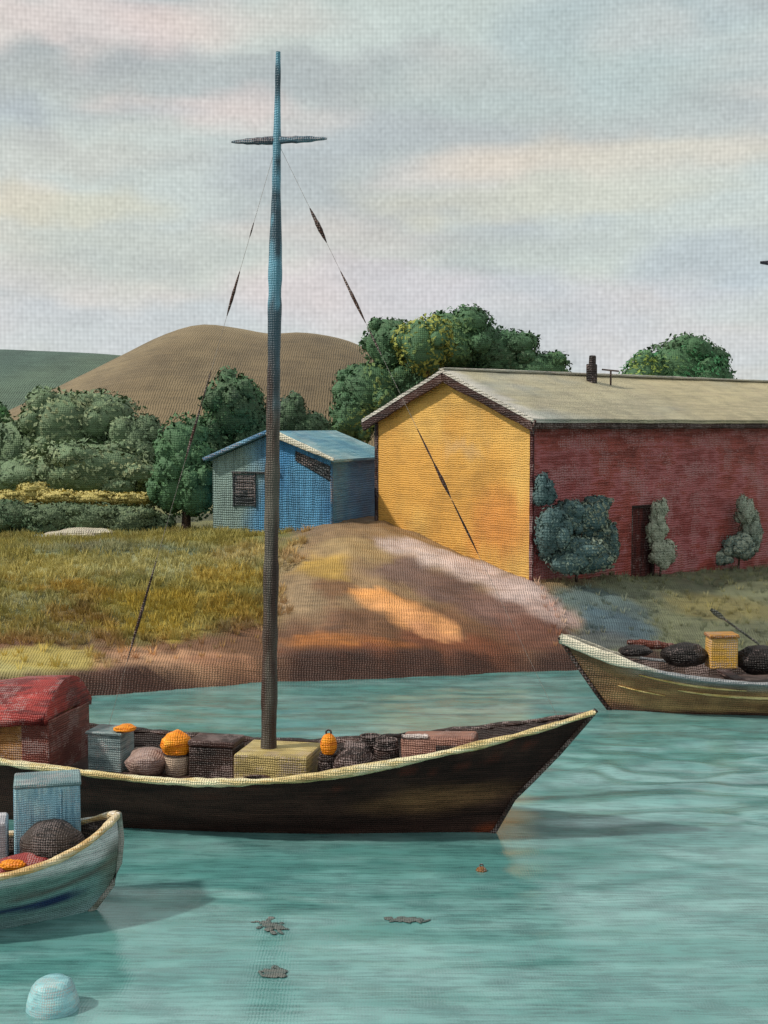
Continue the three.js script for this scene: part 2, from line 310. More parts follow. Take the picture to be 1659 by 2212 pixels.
// hills behind
function hill(name, pts, d0, width, color, dark, s, back) {
  const X = pts.map(([px, py]) => { const p = at(px, py, d0); return [p.x, p.y]; }), f = table(X);
  const lo = X[0][0], hi = X[X.length - 1][0], k = d0 / 150;
  const xs = spread([lo, hi, 1.1 * k]), zs = spread([-(d0 - width), -(d0 + back), 1.6 * k]);
  const g = grid(xs, zs, (x, z) => { const d = -z - d0, e = d < 0 ? Math.cos(clamp(-d / width) * Math.PI / 2) : Math.cos(clamp(d / back) * Math.PI / 2); return 2.2 + (f(x) - 2.2) * Math.pow(e, 0.8) * (1 + (d < -2 ? (fbm(x * 0.06, z * 0.06, s, 3) - 0.5) * 0.3 * (1 - e) : 0)) - (1 - e) * 2.6; });
  tint(g, (x, y, z) => mix3(color, dark, smooth(0.35, 0.7, fbm(x * 0.05, z * 0.05 + y * 0.1, s + 4, 4))));
  { const P = g.attributes.position, U = g.attributes.uv; for (let i = 0; i < P.count; i++) U.setXY(i, P.getX(i), -P.getZ(i) * 0.3 + P.getY(i)); }
  struct(name, g, mat({ map: neutral({ s: s + 20, marks: 0.05 }), dist: d0 * 0.8, vc: true, bump: 0.64, rough: 0.7 }));
}
hill('hill', [[-900, 800], [-400, 770], [0, 757], [100, 760], [230, 766], [330, 776], [480, 800], [800, 860], [1300, 890], [2400, 900]], 230, 70, C(98, 118, 100), C(84, 108, 98), 140, 120);
hill('hill', [[-500, 905], [-100, 900], [60, 890], [140, 855], [230, 806], [320, 758], [390, 722], [450, 705], [520, 712], [590, 724], [660, 722], [740, 735], [800, 758], [900, 800], [1050, 850], [1300, 895], [2200, 905]], 150, 55, C(150, 132, 102), C(124, 106, 80), 170, 90);

// ------------------------------------------------------------------ the water
{
  const xs = spread([-420, -60, 60], [-60, -14, 4], [-14, 20, 0.16], [20, 60, 4], [60, 420, 60]), zs = spread([80, -12, 12], [-12, -46, 0.13], [-46, -60, 3]);
  const ruffle = (x, z) => { const n = fbm(x * 0.4, z * 0.8, 251, 3) - 0.5; return smooth(1.25, 0.6, Math.hypot((x - 8.2 + n * 4) / 5.6, (z + 30.4 + n * 3) / 4.2)); };
  const wave = (x, z) => (0.8 + 2.4 * ruffle(x, z)) * calm(x, z);
  const calm = (x, z) => 0.010 * Math.sin(x * 0.9 + z * 3.1 + fbm(x * 0.35, z * 0.5, 7, 2) * 9) + 0.008 * Math.sin(x * -0.7 + z * 4.7 + fbm(x * 0.5, z * 0.6, 9, 2) * 11);
  const g = grid(xs, zs, (x, z) => (z < -10 && z > -46 && Math.abs(x) < 24 ? wave(x, z) : 0));
  const deep = C(98, 160, 157), pale = C(130, 182, 180);
  tint(g, (x, y, z) => {
    const n = fbm(x * 0.35, z * 1.1, 201, 4) - 0.5, n2 = fbm(x * 1.2, z * 4, 205, 3) - 0.5, n3 = fbm(x * 2.4, z * 7, 215, 2) - 0.5;
    let c = mix3(deep, pale, smooth(-0.2, 0.22, n + n2 * 0.4));
    const m = 0.83 * (1 + n2 * 0.25 + n3 * 0.12); return [c[0] * m, c[1] * m, c[2] * m];
  });
  const m = mat({ map: neutral({ s: 61, fleck: 0.1, marks: 0.3, fleckColor: [0.98, 0.82, 0.86] }), dist: 26, vc: true, rough: 0.1, bump: 0.035, spec: 1 });
  m.ior = 1.75;
  struct('water', g, m);
}

// ------------------------------------------------------------------ trees and bushes
function leafCloud(blobs0, leaf, dens, palette0, s, loose = 0.5) {
  const palette = palette0.map((c) => [c[0] * 1.85, c[1] * 1.75, c[2] * 1.5]), blobs = [];
  for (const [c, r, tone = 0] of blobs0) {                    // boughs stand out of each mass
    blobs.push([c, r.clone().multiplyScalar(1 - 0.22 * loose), tone]);
    const n = Math.round(12 * loose) + 3;
    for (let i = 0; i < n; i++) { const v = V3(rr(-1, 1), rr(-0.8, 1), rr(-1, 1)).normalize(), k = rr(0.26, 0.48) * (0.6 + loose * 0.6); blobs.push([V3(c.x + v.x * r.x * (1 - k * 0.8), c.y + v.y * r.y * (1 - k * 0.8), c.z + v.z * r.z * (1 - k * 0.8)), r.clone().multiplyScalar(k), tone + rr(-0.12, 0.12)]); }
  }          // leaves through a crown made of rounded masses, round a dark heart
  const pos = [], nor = [], col = [], hearts = [];
  for (const [c, r, tone = 0] of blobs) {
    const area = 4 * Math.PI * Math.pow((Math.pow(r.x * r.y, 1.6) + Math.pow(r.x * r.z, 1.6) + Math.pow(r.y * r.z, 1.6)) / 3, 1 / 1.6), n = Math.round(area / (leaf * leaf) * dens);
    for (let i = 0; i < n; i++) {
      const v = V3(rr(-1, 1), rr(-1, 1), rr(-1, 1)); if (v.length() > 1 || v.length() < 0.1) { i--; continue; } v.normalize();
      const lumpy = 1 + (noise3(v.x * 2.6 + c.x, v.y * 2.6 + c.y, v.z * 2.6, s) - 0.5) * 0.42, depth = 1.04 - Math.pow(rnd(), 2.2) * 0.34;
      const q = V3(c.x + v.x * r.x * lumpy * depth, c.y + v.y * r.y * lumpy * depth, c.z + v.z * r.z * lumpy * depth);
      const out = V3(v.x / r.x, v.y / r.y, v.z / r.z).normalize();
      const face = out.clone().multiplyScalar(0.8).add(V3(rr(-1, 1), rr(-1, 1), rr(-1, 1)).multiplyScalar(0.75)).normalize();
      const e1 = face.clone().cross(V3(rr(-1, 1), rr(-1, 1), rr(-1, 1))).normalize(), e2 = face.clone().cross(e1), l = leaf * rr(0.6, 1.25), w = l * rr(0.4, 0.6);
      const A = q.clone().addScaledVector(e1, l / 2), B = q.clone().addScaledVector(e2, w / 2).addScaledVector(face, l * 0.08), D = q.clone().addScaledVector(e1, -l / 2), E = q.clone().addScaledVector(e2, -w / 2).addScaledVector(face, l * 0.08);
      for (const p of [A, B, D, A, D, E]) { pos.push(p.x, p.y, p.z); nor.push(...out.clone().multiplyScalar(0.85).addScaledVector(face, 0.4).normalize().toArray()); }
      const k = clamp((noise3(q.x * 0.5, q.y * 0.6, q.z * 0.5, s + 2) - 0.32) * 2 + tone + rr(-0.07, 0.07)) * (palette.length - 1), k0 = Math.min(palette.length - 1, Math.floor(k)), m = rr(0.88, 1.12);
      const cc = mix3(palette[k0], palette[Math.min(palette.length - 1, k0 + 1)], k - k0); for (let j = 0; j < 6; j++) col.push(cc[0] * m, cc[1] * m, cc[2] * m);
    }
    const h = lump(r.x * 0.84, r.y * 0.84, r.z * 0.84, 0.25, s + 1, 3, 2.4); h.translate(c.x, c.y, c.z);
    hearts.push(tint(h.toNonIndexed(), () => palette[Math.min(1, palette.length - 1)]));
  }
  const g = new THREE.BufferGeometry();
  g.setAttribute('position', new THREE.Float32BufferAttribute(pos, 3)); g.setAttribute('normal', new THREE.Float32BufferAttribute(nor, 3)); g.setAttribute('color', new THREE.Float32BufferAttribute(col, 3));
  const all = merge([g, ...hearts.map(clean)]); return all;
}
const leafMap = neutral({ s: 91, blotch: 8, fleck: 0.04 });
const leafMat = mat({ map: leafMap, dist: 56, vc: true, rough: 0.6, bump: 0.32, spec: 0.5 });
const barkMat = mat({ colors: [C(52, 38, 30), C(78, 58, 44), C(98, 76, 58)], dir: 'v', s: 95, dist: 50, rough: 0.8 });
const G = { dark: C(64, 86, 68), deep: C(64, 94, 72), green: C(70, 102, 74), olive: C(108, 120, 68), grey: C(98, 114, 90), pale: C(122, 132, 98), teal: C(48, 92, 80), straw: C(176, 158, 88), black: C(56, 72, 64) };
// blobs in picture units: [px, py, half width, half height, depth shift in metres, tone]
function foliage(name, label, category, d, blobs, palette, s, opt = {}) {
  const leaf = opt.leaf ?? 0.26, world = blobs.map(([px, py, w, h, dz = 0, tone = 0, rz]) => { const p = at(px, py, d + dz); return [p, V3(pw(w, d + dz), pw(h, d + dz), rz ?? (pw(w, d + dz) * 0.5 + pw(h, d + dz) * 0.4)), tone]; });
  let bx = 0, bz = 0; for (const [p] of world) { bx += p.x / world.length; bz += p.z / world.length; }
  const by = opt.y ?? groundY(bx, bz);
  for (const w of world) w[0].sub(V3(bx, by, bz));
  const o = thing(name, label, category, [bx, by, bz], 0, opt.group);
  part('crown', leafCloud(world, leaf, opt.dens ?? 2.2, palette, s, opt.loose), opt.mat ?? leafMat, o);
  const stems = []; const top = Math.max(...world.map(([p]) => p.y));
  const r = opt.trunk ?? 0.22; stems.push(sweep([V3(0, -0.3, 0), V3(0.05, top * 0.25, 0.04), V3(-0.06, top * 0.5, 0), V3(0.02, top * 0.75, 0)], (i, t) => [r * (1 - 0.6 * t), r * (1 - 0.6 * t)], 9));
  for (const [p] of world) stems.push(sweep([V3(-0.03, top * 0.35, 0.02), p.clone().multiplyScalar(0.5).add(V3(0, top * 0.2, 0)), p], (i, t) => [r * 0.5 * (1 - 0.7 * t), r * 0.5 * (1 - 0.7 * t)], 7));
  part(opt.stem ?? 'trunk', merge(stems), barkMat, o);
  return o;
}
foliage('tree', 'broad greyish green tree at the left, in front of the brown hill', 'tree', 66, [[130, 930, 100, 95, 0, 0], [215, 925, 105, 92, 1, 0.1], [290, 985, 80, 95, 0, 0], [50, 985, 90, 95, 1, -0.05], [-20, 1000, 80, 100, 1, 0], [190, 1020, 160, 75, -2, 0.05], [60, 1040, 110, 60, -2, 0.05], [320, 1050, 70, 60, -1.5, 0]], [C(74, 94, 78), C(88, 108, 88), C(104, 120, 98), C(118, 130, 104), C(134, 140, 110)], 401, { leaf: 0.3 });
foliage('tree', 'dark green tree with a round top just left of the tall mast', 'tree', 60, [[505, 880, 72, 85, 0, 0.02], [545, 940, 55, 90, 0.5, -0.1], [450, 960, 60, 75, 0, 0], [480, 1020, 90, 90, 0, -0.1]], [G.black, G.dark, G.deep, G.green, C(88, 116, 66)], 402, { leaf: 0.26 });
foliage('tree', 'lower green tree beside the left end of the blue shed', 'tree', 57, [[395, 965, 60, 75, 0, 0.05], [380, 1045, 62, 80, 0, 0], [425, 1060, 50, 70, -0.4, -0.05]], [G.dark, G.deep, G.green, C(84, 108, 70)], 403, { leaf: 0.24 });
foliage('tree', 'small dark tree right of the mast above the blue shed roof', 'tree', 64, [[630, 905, 45, 60, 0, -0.1], [672, 930, 42, 45, 0, -0.05], [640, 960, 60, 40, 0, -0.1]], [G.black, G.dark, C(62, 78, 58)], 404, { leaf: 0.24, trunk: 0.16 });
foliage('tree', 'largest tree, deep green with an olive patch, behind the yellow gable', 'tree', 72, [[845, 745, 72, 68, 0, -0.12], [915, 748, 66, 70, -2.8, 0.75], [985, 740, 110, 78, 0, -0.08], [1080, 770, 95, 68, 0.5, -0.1], [1165, 800, 75, 45, 0, -0.12], [800, 850, 85, 75, -1, 0.04], [765, 900, 62, 62, -1.5, 0.12], [900, 850, 110, 80, 0, -0.06], [1050, 850, 130, 70, 0, -0.1]], [G.dark, G.deep, C(60, 90, 70), C(68, 96, 68), C(82, 106, 70), C(112, 122, 66), C(122, 130, 70)], 405, { leaf: 0.3, trunk: 0.4 });
foliage('tree', 'dome shaped bright green tree showing above the right part of the long roof', 'tree', 82, [[1465, 805, 118, 80, 0, 0], [1400, 820, 68, 62, -1, 0.12], [1530, 825, 66, 55, -1, -0.05], [1460, 870, 130, 70, 0, -0.1]], [G.dark, G.deep, C(50, 100, 70), G.green, C(106, 126, 66)], 406, { leaf: 0.3, trunk: 0.35 });
foliage('shrub', 'small bright green shrub at the left picture edge in front of the grey green hill', 'shrub', 70, [[-5, 910, 28, 45, 0, 0], [-30, 950, 40, 55, 0, 0]], [G.dark, C(66, 104, 66)], 407, { leaf: 0.22, trunk: 0.1, stem: 'stem' });
foliage('hedge', 'low dark green hedge along the field at the left, behind the cream sand heap', 'hedge', 56.5, [[20, 1122, 75, 46, 0, 0, 1.1], [110, 1124, 75, 45, 0, 0.05, 1.1], [200, 1124, 75, 44, 0, 0, 1.1], [285, 1126, 65, 42, 0, -0.05, 1.0], [340, 1138, 45, 34, 0.3, -0.1, 0.8]], [G.dark, C(74, 90, 72), C(92, 106, 84), C(112, 120, 92)], 408, { leaf: 0.18, trunk: 0.08, stem: 'stem' });
foliage('yellow_growth', 'band of straw yellow foliage standing behind the dark hedge at the left', 'yellow_growth', 59, [[20, 1078, 75, 22, 0, 0, 0.9], [75, 1064, 45, 24, 0.2, 0.1, 0.8], [125, 1074, 60, 19, 0, 0.1, 0.9], [200, 1076, 65, 17, 0, -0.1, 0.9], [278, 1078, 60, 17, 0, 0, 0.8], [150, 1105, 170, 26, 0, 0, 0.8]], [C(112, 114, 76), C(146, 138, 88), C(162, 154, 106)], 409, { leaf: 0.17, trunk: 0.03, stem: 'stem' });  // a low band of straw yellow leaves along the back of the hedge
// grey green bushes against the red wall
foliage('bush', 'big teal grey bush filling the corner where the red wall begins', 'bush', 47.4, [[1196, 1150, 42, 60, 0.3, -0.1, 0.4], [1176, 1062, 26, 40, 0.5, -0.2, 0.3], [1230, 1120, 40, 42, 1.2, 0, 0.4], [1268, 1128, 50, 50, 1.7, 0.3, 0.45], [1240, 1205, 80, 44, 0.6, 0, 0.5], [1310, 1170, 30, 60, 2.7, 0.25, 0.4], [1290, 1090, 34, 22, 2.2, 0.3, 0.3]], [C(50, 68, 78), C(66, 88, 96), C(90, 108, 108), C(120, 130, 122)], 410, { leaf: 0.17, trunk: 0.06, stem: 'stem', loose: 1 });
foliage('bush', 'pale silvery bush, narrow at the top, left of two by the red wall', 'bush', 52.4, [[1424, 1110, 20, 36, 0, 0.2, 0.25], [1420, 1150, 24, 34, 0, 0.2, 0.3], [1434, 1195, 34, 34, 0, 0.1, 0.4]], [C(104, 118, 114), C(138, 146, 140), C(164, 168, 162)], 411, { leaf: 0.15, trunk: 0.05, stem: 'stem', loose: 1 });
foliage('bush', 'pale silvery bush nearer the right edge by the red wall', 'bush', 55.8, [[1608, 1105, 24, 36, 0, 0.1, 0.3], [1590, 1180, 40, 34, 0, 0, 0.4], [1622, 1150, 24, 50, 0.3, 0.1, 0.3], [1560, 1205, 26, 18, 0, 0, 0.3]], [C(92, 110, 112), C(128, 138, 134), C(162, 164, 160)], 412, { leaf: 0.15, trunk: 0.05, stem: 'stem', loose: 1 });

// grass on the bank
{
  const blades = [];
  for (let i = 0; i < 7; i++) {
    const a = i * 2.4, w = 0.018, x = Math.cos(a) * 0.05, z = Math.sin(a) * 0.05, lx = Math.cos(a + 0.5) * 0.1, lz = Math.sin(a + 0.5) * 0.1, h = 0.2 + 0.05 * (i % 3);
    blades.push([[x - w, 0, z], [x + w, 0, z], [x + lx * 0.5 + w * 0.7, h * 0.6, z + lz * 0.5], [x + lx, h, z + lz], [x + lx * 0.5 - w * 0.7, h * 0.6, z + lz * 0.5]]);
  }
  const g = quad(blades), N = 10000, m = new THREE.MeshStandardMaterial({ color: 0xffffff, roughness: 0.7, side: THREE.DoubleSide }), im = new THREE.InstancedMesh(g, m, N), M = new THREE.Matrix4(), q = new THREE.Quaternion(), col = new THREE.Color();
  const pal = [C(150, 134, 54), C(172, 154, 70), C(190, 172, 96), C(166, 166, 116), C(140, 110, 58)], palR = [C(96, 108, 100), C(124, 122, 84), C(86, 96, 82)], palM = [C(150, 112, 80), C(168, 132, 88), C(118, 80, 58)];
  for (let i = 0; i < N;) {
    const x = rr(-17, 19), z = -rr(39, 58), t = -z - shore(x), left = x + (fbm(x, z * 0.8, 515, 3) - 0.5) * 5 < -3.6;
    if (t < 0.8 || (left && t < 2.6 && rnd() < 0.9)) continue;
    if (!left && (x < 5.5 || rnd() < 0.8)) continue;
    const n = fbm(x * 0.7, z * 0.7, 505, 3), p = left ? pal[Math.floor(clamp((n - 0.25) * 2) * 4.99)] : x > 6 ? palR[Math.floor(rnd() * 3)] : palM[Math.floor(rnd() * 3)], k = rr(0.6, 1.25) * (left ? 1 : 0.75);
    q.setFromAxisAngle(V3(0, 1, 0), rr(0, 6.28)); M.compose(V3(x, groundY(x, z) - 0.02, z), q, V3(k, k * rr(0.7, 1.2), k)); im.setMatrixAt(i, M);
    const f = rr(1.15, 1.65), gc = mix3(groundColor(x, 0, z), p, left ? 0.25 : 0.4); im.setColorAt(i, col.setRGB(gc[0] * f * 1.06, gc[1] * f, gc[2] * f * 0.95)); i++;
  }
  im.name = 'grass'; im.userData = { kind: 'stuff', label: 'olive and straw coloured grass growing over the bank', category: 'grass' }; show(im); scene.add(im);
}
// pale sand heap
{
  const p = onGround(175, 1160), d = -p.z, g = lump(pw(78, d), 0.3, 0.8, 0.3, 21, 4, 3);
  const a = lump(pw(150, d), 0.12, 0.7, 0.2, 23, 4, 3); a.translate(pw(40, d), -0.03, -0.1);
  const o = thing('sand_heap', 'long cream white heap of sand lying in front of the dark hedge', 'sand heap', [p.x, p.y + 0.08, p.z]);
  part('heap', g, mat({ colors: [C(205, 196, 176), C(236, 226, 200)], s: 130, dist: 52, rough: 0.7, bump: 0.8 }), o);
  part('spill', a, mat({ colors: [C(140, 152, 146), C(178, 182, 176), C(206, 204, 198)], s: 131, dist: 52, rough: 0.7 }), o);
}

// ------------------------------------------------------------------ the yellow and red warehouse
const brownTrim = mat({ colors: [C(42, 24, 22), C(58, 34, 30), C(72, 44, 36)], s: 151, dist: 48, fleck: 0.07 });
{
  const th = Math.atan2(0.66, 0.752), Wd = 8.4, L = 24, o = thing('warehouse', 'long warehouse with yellow gable wall, red side wall and pale grey roof', 'warehouse', [5.26, 0, -48], th);
  const y0 = 0.8, ye = 8.3, yr = 9.98, wall = [0.3];
  // gable walls with thickness
  const gable = (x0, x1) => { const sh = new THREE.Shape([new THREE.Vector2(0, y0), new THREE.Vector2(Wd, y0), new THREE.Vector2(Wd, ye), new THREE.Vector2(Wd / 2, yr), new THREE.Vector2(0, ye)]); const g = new THREE.ExtrudeGeometry(sh, { depth: x1 - x0, bevelEnabled: false }); g.rotateY(Math.PI / 2); g.translate(x0, 0, 0); return g; };
  const yellow = mat({ map: neutral({ s: 152, marks: 0.02, fleck: 0.05 }), dist: 50, vc: true, rough: 0.5, bump: 0.42 });
  const fine = (g) => { // split the outer face finely enough for blotches of colour
    return g; };
  // the outer skin of the gable: a fine sheet of paint 3 mm proud of the wall
  const pos = [], idx = [], nu = 60, nv = 60;
  for (let j = 0; j <= nv; j++) for (let i = 0; i <= nu; i++) { const u = i / nu, z = -Wd * u, top = ye + (yr - ye) * (1 - Math.abs(u - 0.5) * 2); pos.push(0, lerp(y0, top, j / nv), z); }
  for (let j = 0; j < nv; j++) for (let i = 0; i < nu; i++) { const a = j * (nu + 1) + i; idx.push(a, a + nu + 1, a + 1, a + 1, a + nu + 1, a + nu + 2); }
  const skin = new THREE.BufferGeometry(); skin.setAttribute('position', new THREE.Float32BufferAttribute(pos, 3)); skin.setIndex(idx); skin.computeVertexNormals();
  const Y1 = C(234, 184, 98), Y2 = C(230, 172, 84), Y3 = C(224, 148, 72), Y4 = C(208, 172, 126);
  tint(skin, (x, y, z) => {
    const n = fbm(z * 0.5, y * 0.5, 155, 4), n2 = fbm(z * 2.2, y * 0.9, 157, 3) - 0.5;
    let c = mix3(Y1, Y2, smooth(0.35, 0.65, n));
    const q = Math.hypot((z + 1.6 + n2 * 1.2) / 2.0, (y - 4.4 + n2) / 1.5); c = mix3(c, Y3, 0.85 * smooth(1.2, 0.3, q));
    const q2 = Math.hypot((z + 3.4 + n2) / 1.4, (y - 7.2 + n2 * 2) / 0.5); c = mix3(c, Y4, 0.5 * smooth(1.2, 0.3, q2));
    return c.map((v) => v * (1 + n2 * 0.1));
  });
  part('gable_wall', skin, yellow, o).userData.label = 'yellow gable wall';
  part('end_wall', gable(L - 0.3, L), yellow0(), o);
  function yellow0() { return mat({ colors: [C(206, 150, 60), C(214, 160, 74)], s: 153, dist: 50 }); }
  // red side wall with a doorway cut out of it
  const dx0 = 5.85, dx1 = 7.35, dTop = 4.9;
  const red = mat({ colors: [C(132, 54, 46), C(160, 74, 66), C(176, 96, 98), C(150, 68, 66)], s: 158, dist: 54, fleck: 0.12, fleckColor: C(190, 140, 142), marks: 0.02, bump: 0.4, rough: 0.45 });
  const shW = new THREE.Shape([new THREE.Vector2(0.003, y0), new THREE.Vector2(dx0, y0), new THREE.Vector2(dx0, dTop), new THREE.Vector2(dx1, dTop), new THREE.Vector2(dx1, y0), new THREE.Vector2(L - 0.303, y0), new THREE.Vector2(L - 0.303, ye - 0.05), new THREE.Vector2(0.003, ye - 0.05)]);
  const sw = new THREE.ExtrudeGeometry(shW, { depth: 0.28, bevelEnabled: false }); sw.translate(0, 0, -0.283);
  part('side_wall', sw, red, o).userData.label = 'dull red side wall';
  part('back_wall', box(L - 0.4, ye - y0 - 0.1, 0.28, L / 2, (ye + y0) / 2, -Wd + 0.15, 0.01), red, o);
  const door = part('door', box(dx1 - dx0, dTop - y0, 0.06, (dx0 + dx1) / 2, (dTop + y0) / 2, -0.16, 0.01), mat({ colors: [C(66, 26, 26), C(92, 38, 34), C(108, 46, 42)], s: 159, dist: 54, dir: 'v' }), o); door.userData.label = 'dark red doorway';
  part('frame', merge([box(0.12, dTop - y0, 0.1, dx0 + 0.06, (dTop + y0) / 2, -0.08, 0.01), box(0.12, dTop - y0, 0.1, dx1 - 0.06, (dTop + y0) / 2, -0.08, 0.01), box(dx1 - dx0 - 0.25, 0.12, 0.1, (dx0 + dx1) / 2, dTop - 0.06, -0.08, 0.01)]), brownTrim, door);
  // roof: two slabs, uneven and a little sagging
  const roofMat = mat({ map: neutral({ s: 160, dir: 'h', marks: 0.1, fleck: 0.08, fleckColor: [0.95, 0.9, 0.95] }), dist: 55, vc: true, rough: 0.5, bump: 0.72 });
  const ov = 0.5, ex = 0.4, slope = (yr - ye) / (Wd / 2), thick = 0.14, yTop = yr + 0.17;
  const slab = (sgn) => {
    const P = [], I = [], nx = 90, nz = 16, put = (x, k, dy) => { const run_ = k * (Wd / 2 + ov), z = -Wd / 2 + sgn * run_; const sag = -Math.sin(clamp((x + ex) / (L + 2 * ex)) * Math.PI) * 0.03 + (noise3(x * 0.8, z, k * 3, 161) - 0.5) * 0.07; P.push(x, yTop - slope * run_ + dy + sag, z); };
    for (const dy of [0, -thick]) for (let j = 0; j <= nz; j++) for (let i = 0; i <= nx; i++) put(lerp(-ex, L + ex, i / nx), j / nz, dy);
    const S = (nx + 1) * (nz + 1), q = (a, b, c, d) => I.push(a, b, c, a, c, d);
    for (let j = 0; j < nz; j++) for (let i = 0; i < nx; i++) { const a = j * (nx + 1) + i; q(a, a + nx + 1, a + nx + 2, a + 1); q(a + S, a + S + 1, a + S + nx + 2, a + S + nx + 1); }
    for (let i = 0; i < nx; i++) { const a = nz * (nx + 1) + i; q(a, a + S, a + S + 1, a + 1); }
    for (let j = 0; j < nz; j++) { const a = j * (nx + 1); q(a, a + S, a + S + nx + 1, a + nx + 1); const b = a + nx; q(b, b + nx + 1, b + S + nx + 1, b + S); }
    const g = new THREE.BufferGeometry(); g.setAttribute('position', new THREE.Float32BufferAttribute(P, 3)); g.setIndex(I);
    const gg = g.toNonIndexed(); gg.computeVertexNormals();
    return tint(gg, (x, y, z) => {
      const n = fbm(x * 0.35, z * 0.8, 163, 4), n2 = fbm(x * 0.5, z * 3, 167, 3) - 0.5;
      let c = mix3(C(176, 178, 168), C(196, 186, 156), smooth(0.3, 0.6, n + smooth(2, 9, x) * 0.2));
      c = mix3(c, C(206, 190, 150), smooth(9, 15, x + n * 4) * 0.7); c = mix3(c, C(222, 216, 206), smooth(1.0, 0.3, x + ex + n2 * 0.9) * 0.9);
      return c.map((v) => v * (1 + n2 * 0.24));
    });
  };
  const roof = part('roof', merge([slab(1), slab(-1)]), roofMat, o); roof.userData.label = 'pale grey and straw coloured roof';
  part('ridge_cap', sweep(lineTo(V3(-ex - 0.02, yTop + 0.02, -Wd / 2), V3(L + ex, yTop + 0.02, -Wd / 2), 40), (i) => [0.14 + 0.03 * hash(i, 1, 3), 0.05 + 0.02 * hash(i, 2, 3)], 8), mat({ colors: [C(150, 148, 138), C(184, 178, 164)], s: 168, dist: 56 }), roof);
  // dark boards under the verge and the eaves
  for (const sgn of [1, -1]) {
    const a = V3(-ex + 0.06, yTop - thick - 0.14, -Wd / 2), b = V3(-ex + 0.06, yTop - thick - 0.14 - slope * (Wd / 2 + ov), -Wd / 2 + sgn * (Wd / 2 + ov));
    part('barge_board', sweep(lineTo(a, b, 14), (i) => [0.05, 0.19 + 0.05 * hash(i, 4, 5)], 8), brownTrim, o);
    part('soffit', quad([[[-ex, yTop - thick - 0.004, -Wd / 2], [0, yTop - thick - 0.004, -Wd / 2], [0, yTop - thick - 0.004 - slope * (Wd / 2 + ov), -Wd / 2 + sgn * (Wd / 2 + ov)], [-ex, yTop - thick - 0.004 - slope * (Wd / 2 + ov), -Wd / 2 + sgn * (Wd / 2 + ov)]]]), brownTrim, o);
  }
  const yE = yTop - thick - slope * (Wd / 2 + ov);
  part('eaves_board', sweep(lineTo(V3(-ex, yE - 0.1, ov - 0.08), V3(L + ex, yE - 0.1, ov - 0.08), 60), (i) => [0.05, 0.13 + 0.03 * hash(i, 6, 5)], 8), brownTrim, o);
  part('corner_post', sweep(lineTo(V3(0.05, y0, 0.03), V3(0.05, ye - 0.1, 0.03), 24), (i) => [0.08 + 0.03 * hash(i, 8, 5), 0.06], 8), mat({ colors: [C(66, 24, 26), C(92, 40, 38)], s: 169, dist: 48 }), o);
  part('corner_post', sweep(lineTo(V3(0.04, y0, -Wd - 0.02), V3(0.04, ye - 0.1, -Wd - 0.02), 24), (i) => [0.1 + 0.03 * hash(i, 9, 5), 0.1], 8), brownTrim, o);
  // chimney and pipe on the near slope
  const cx = 7.5, cz = -Wd / 2 + 0.75, chim = part('chimney', merge([wobble(box(0.34, 1.45, 0.32, cx, yTop - 0.3, cz, 0.05), 0.05, 3, 5), wobble(box(0.24, 0.42, 0.24, cx + 0.03, yTop + 0.55, cz, 0.05), 0.03, 4, 6)]), mat({ colors: [C(20, 16, 18), C(36, 26, 26), C(56, 40, 38)], s: 170, dist: 52, fleck: 0.15 }), roof);
  part('pipe', merge([sweep([V3(cx + 0.85, yTop - 0.7, cz + 0.3), V3(cx + 0.85, yTop + 0.16, cz + 0.3)], () => [0.035, 0.035], 8), sweep([V3(cx + 0.3, yTop + 0.18, cz + 0.3), V3(cx + 1.35, yTop + 0.14, cz + 0.3)], () => [0.035, 0.035], 8)]), brownTrim, roof);
}

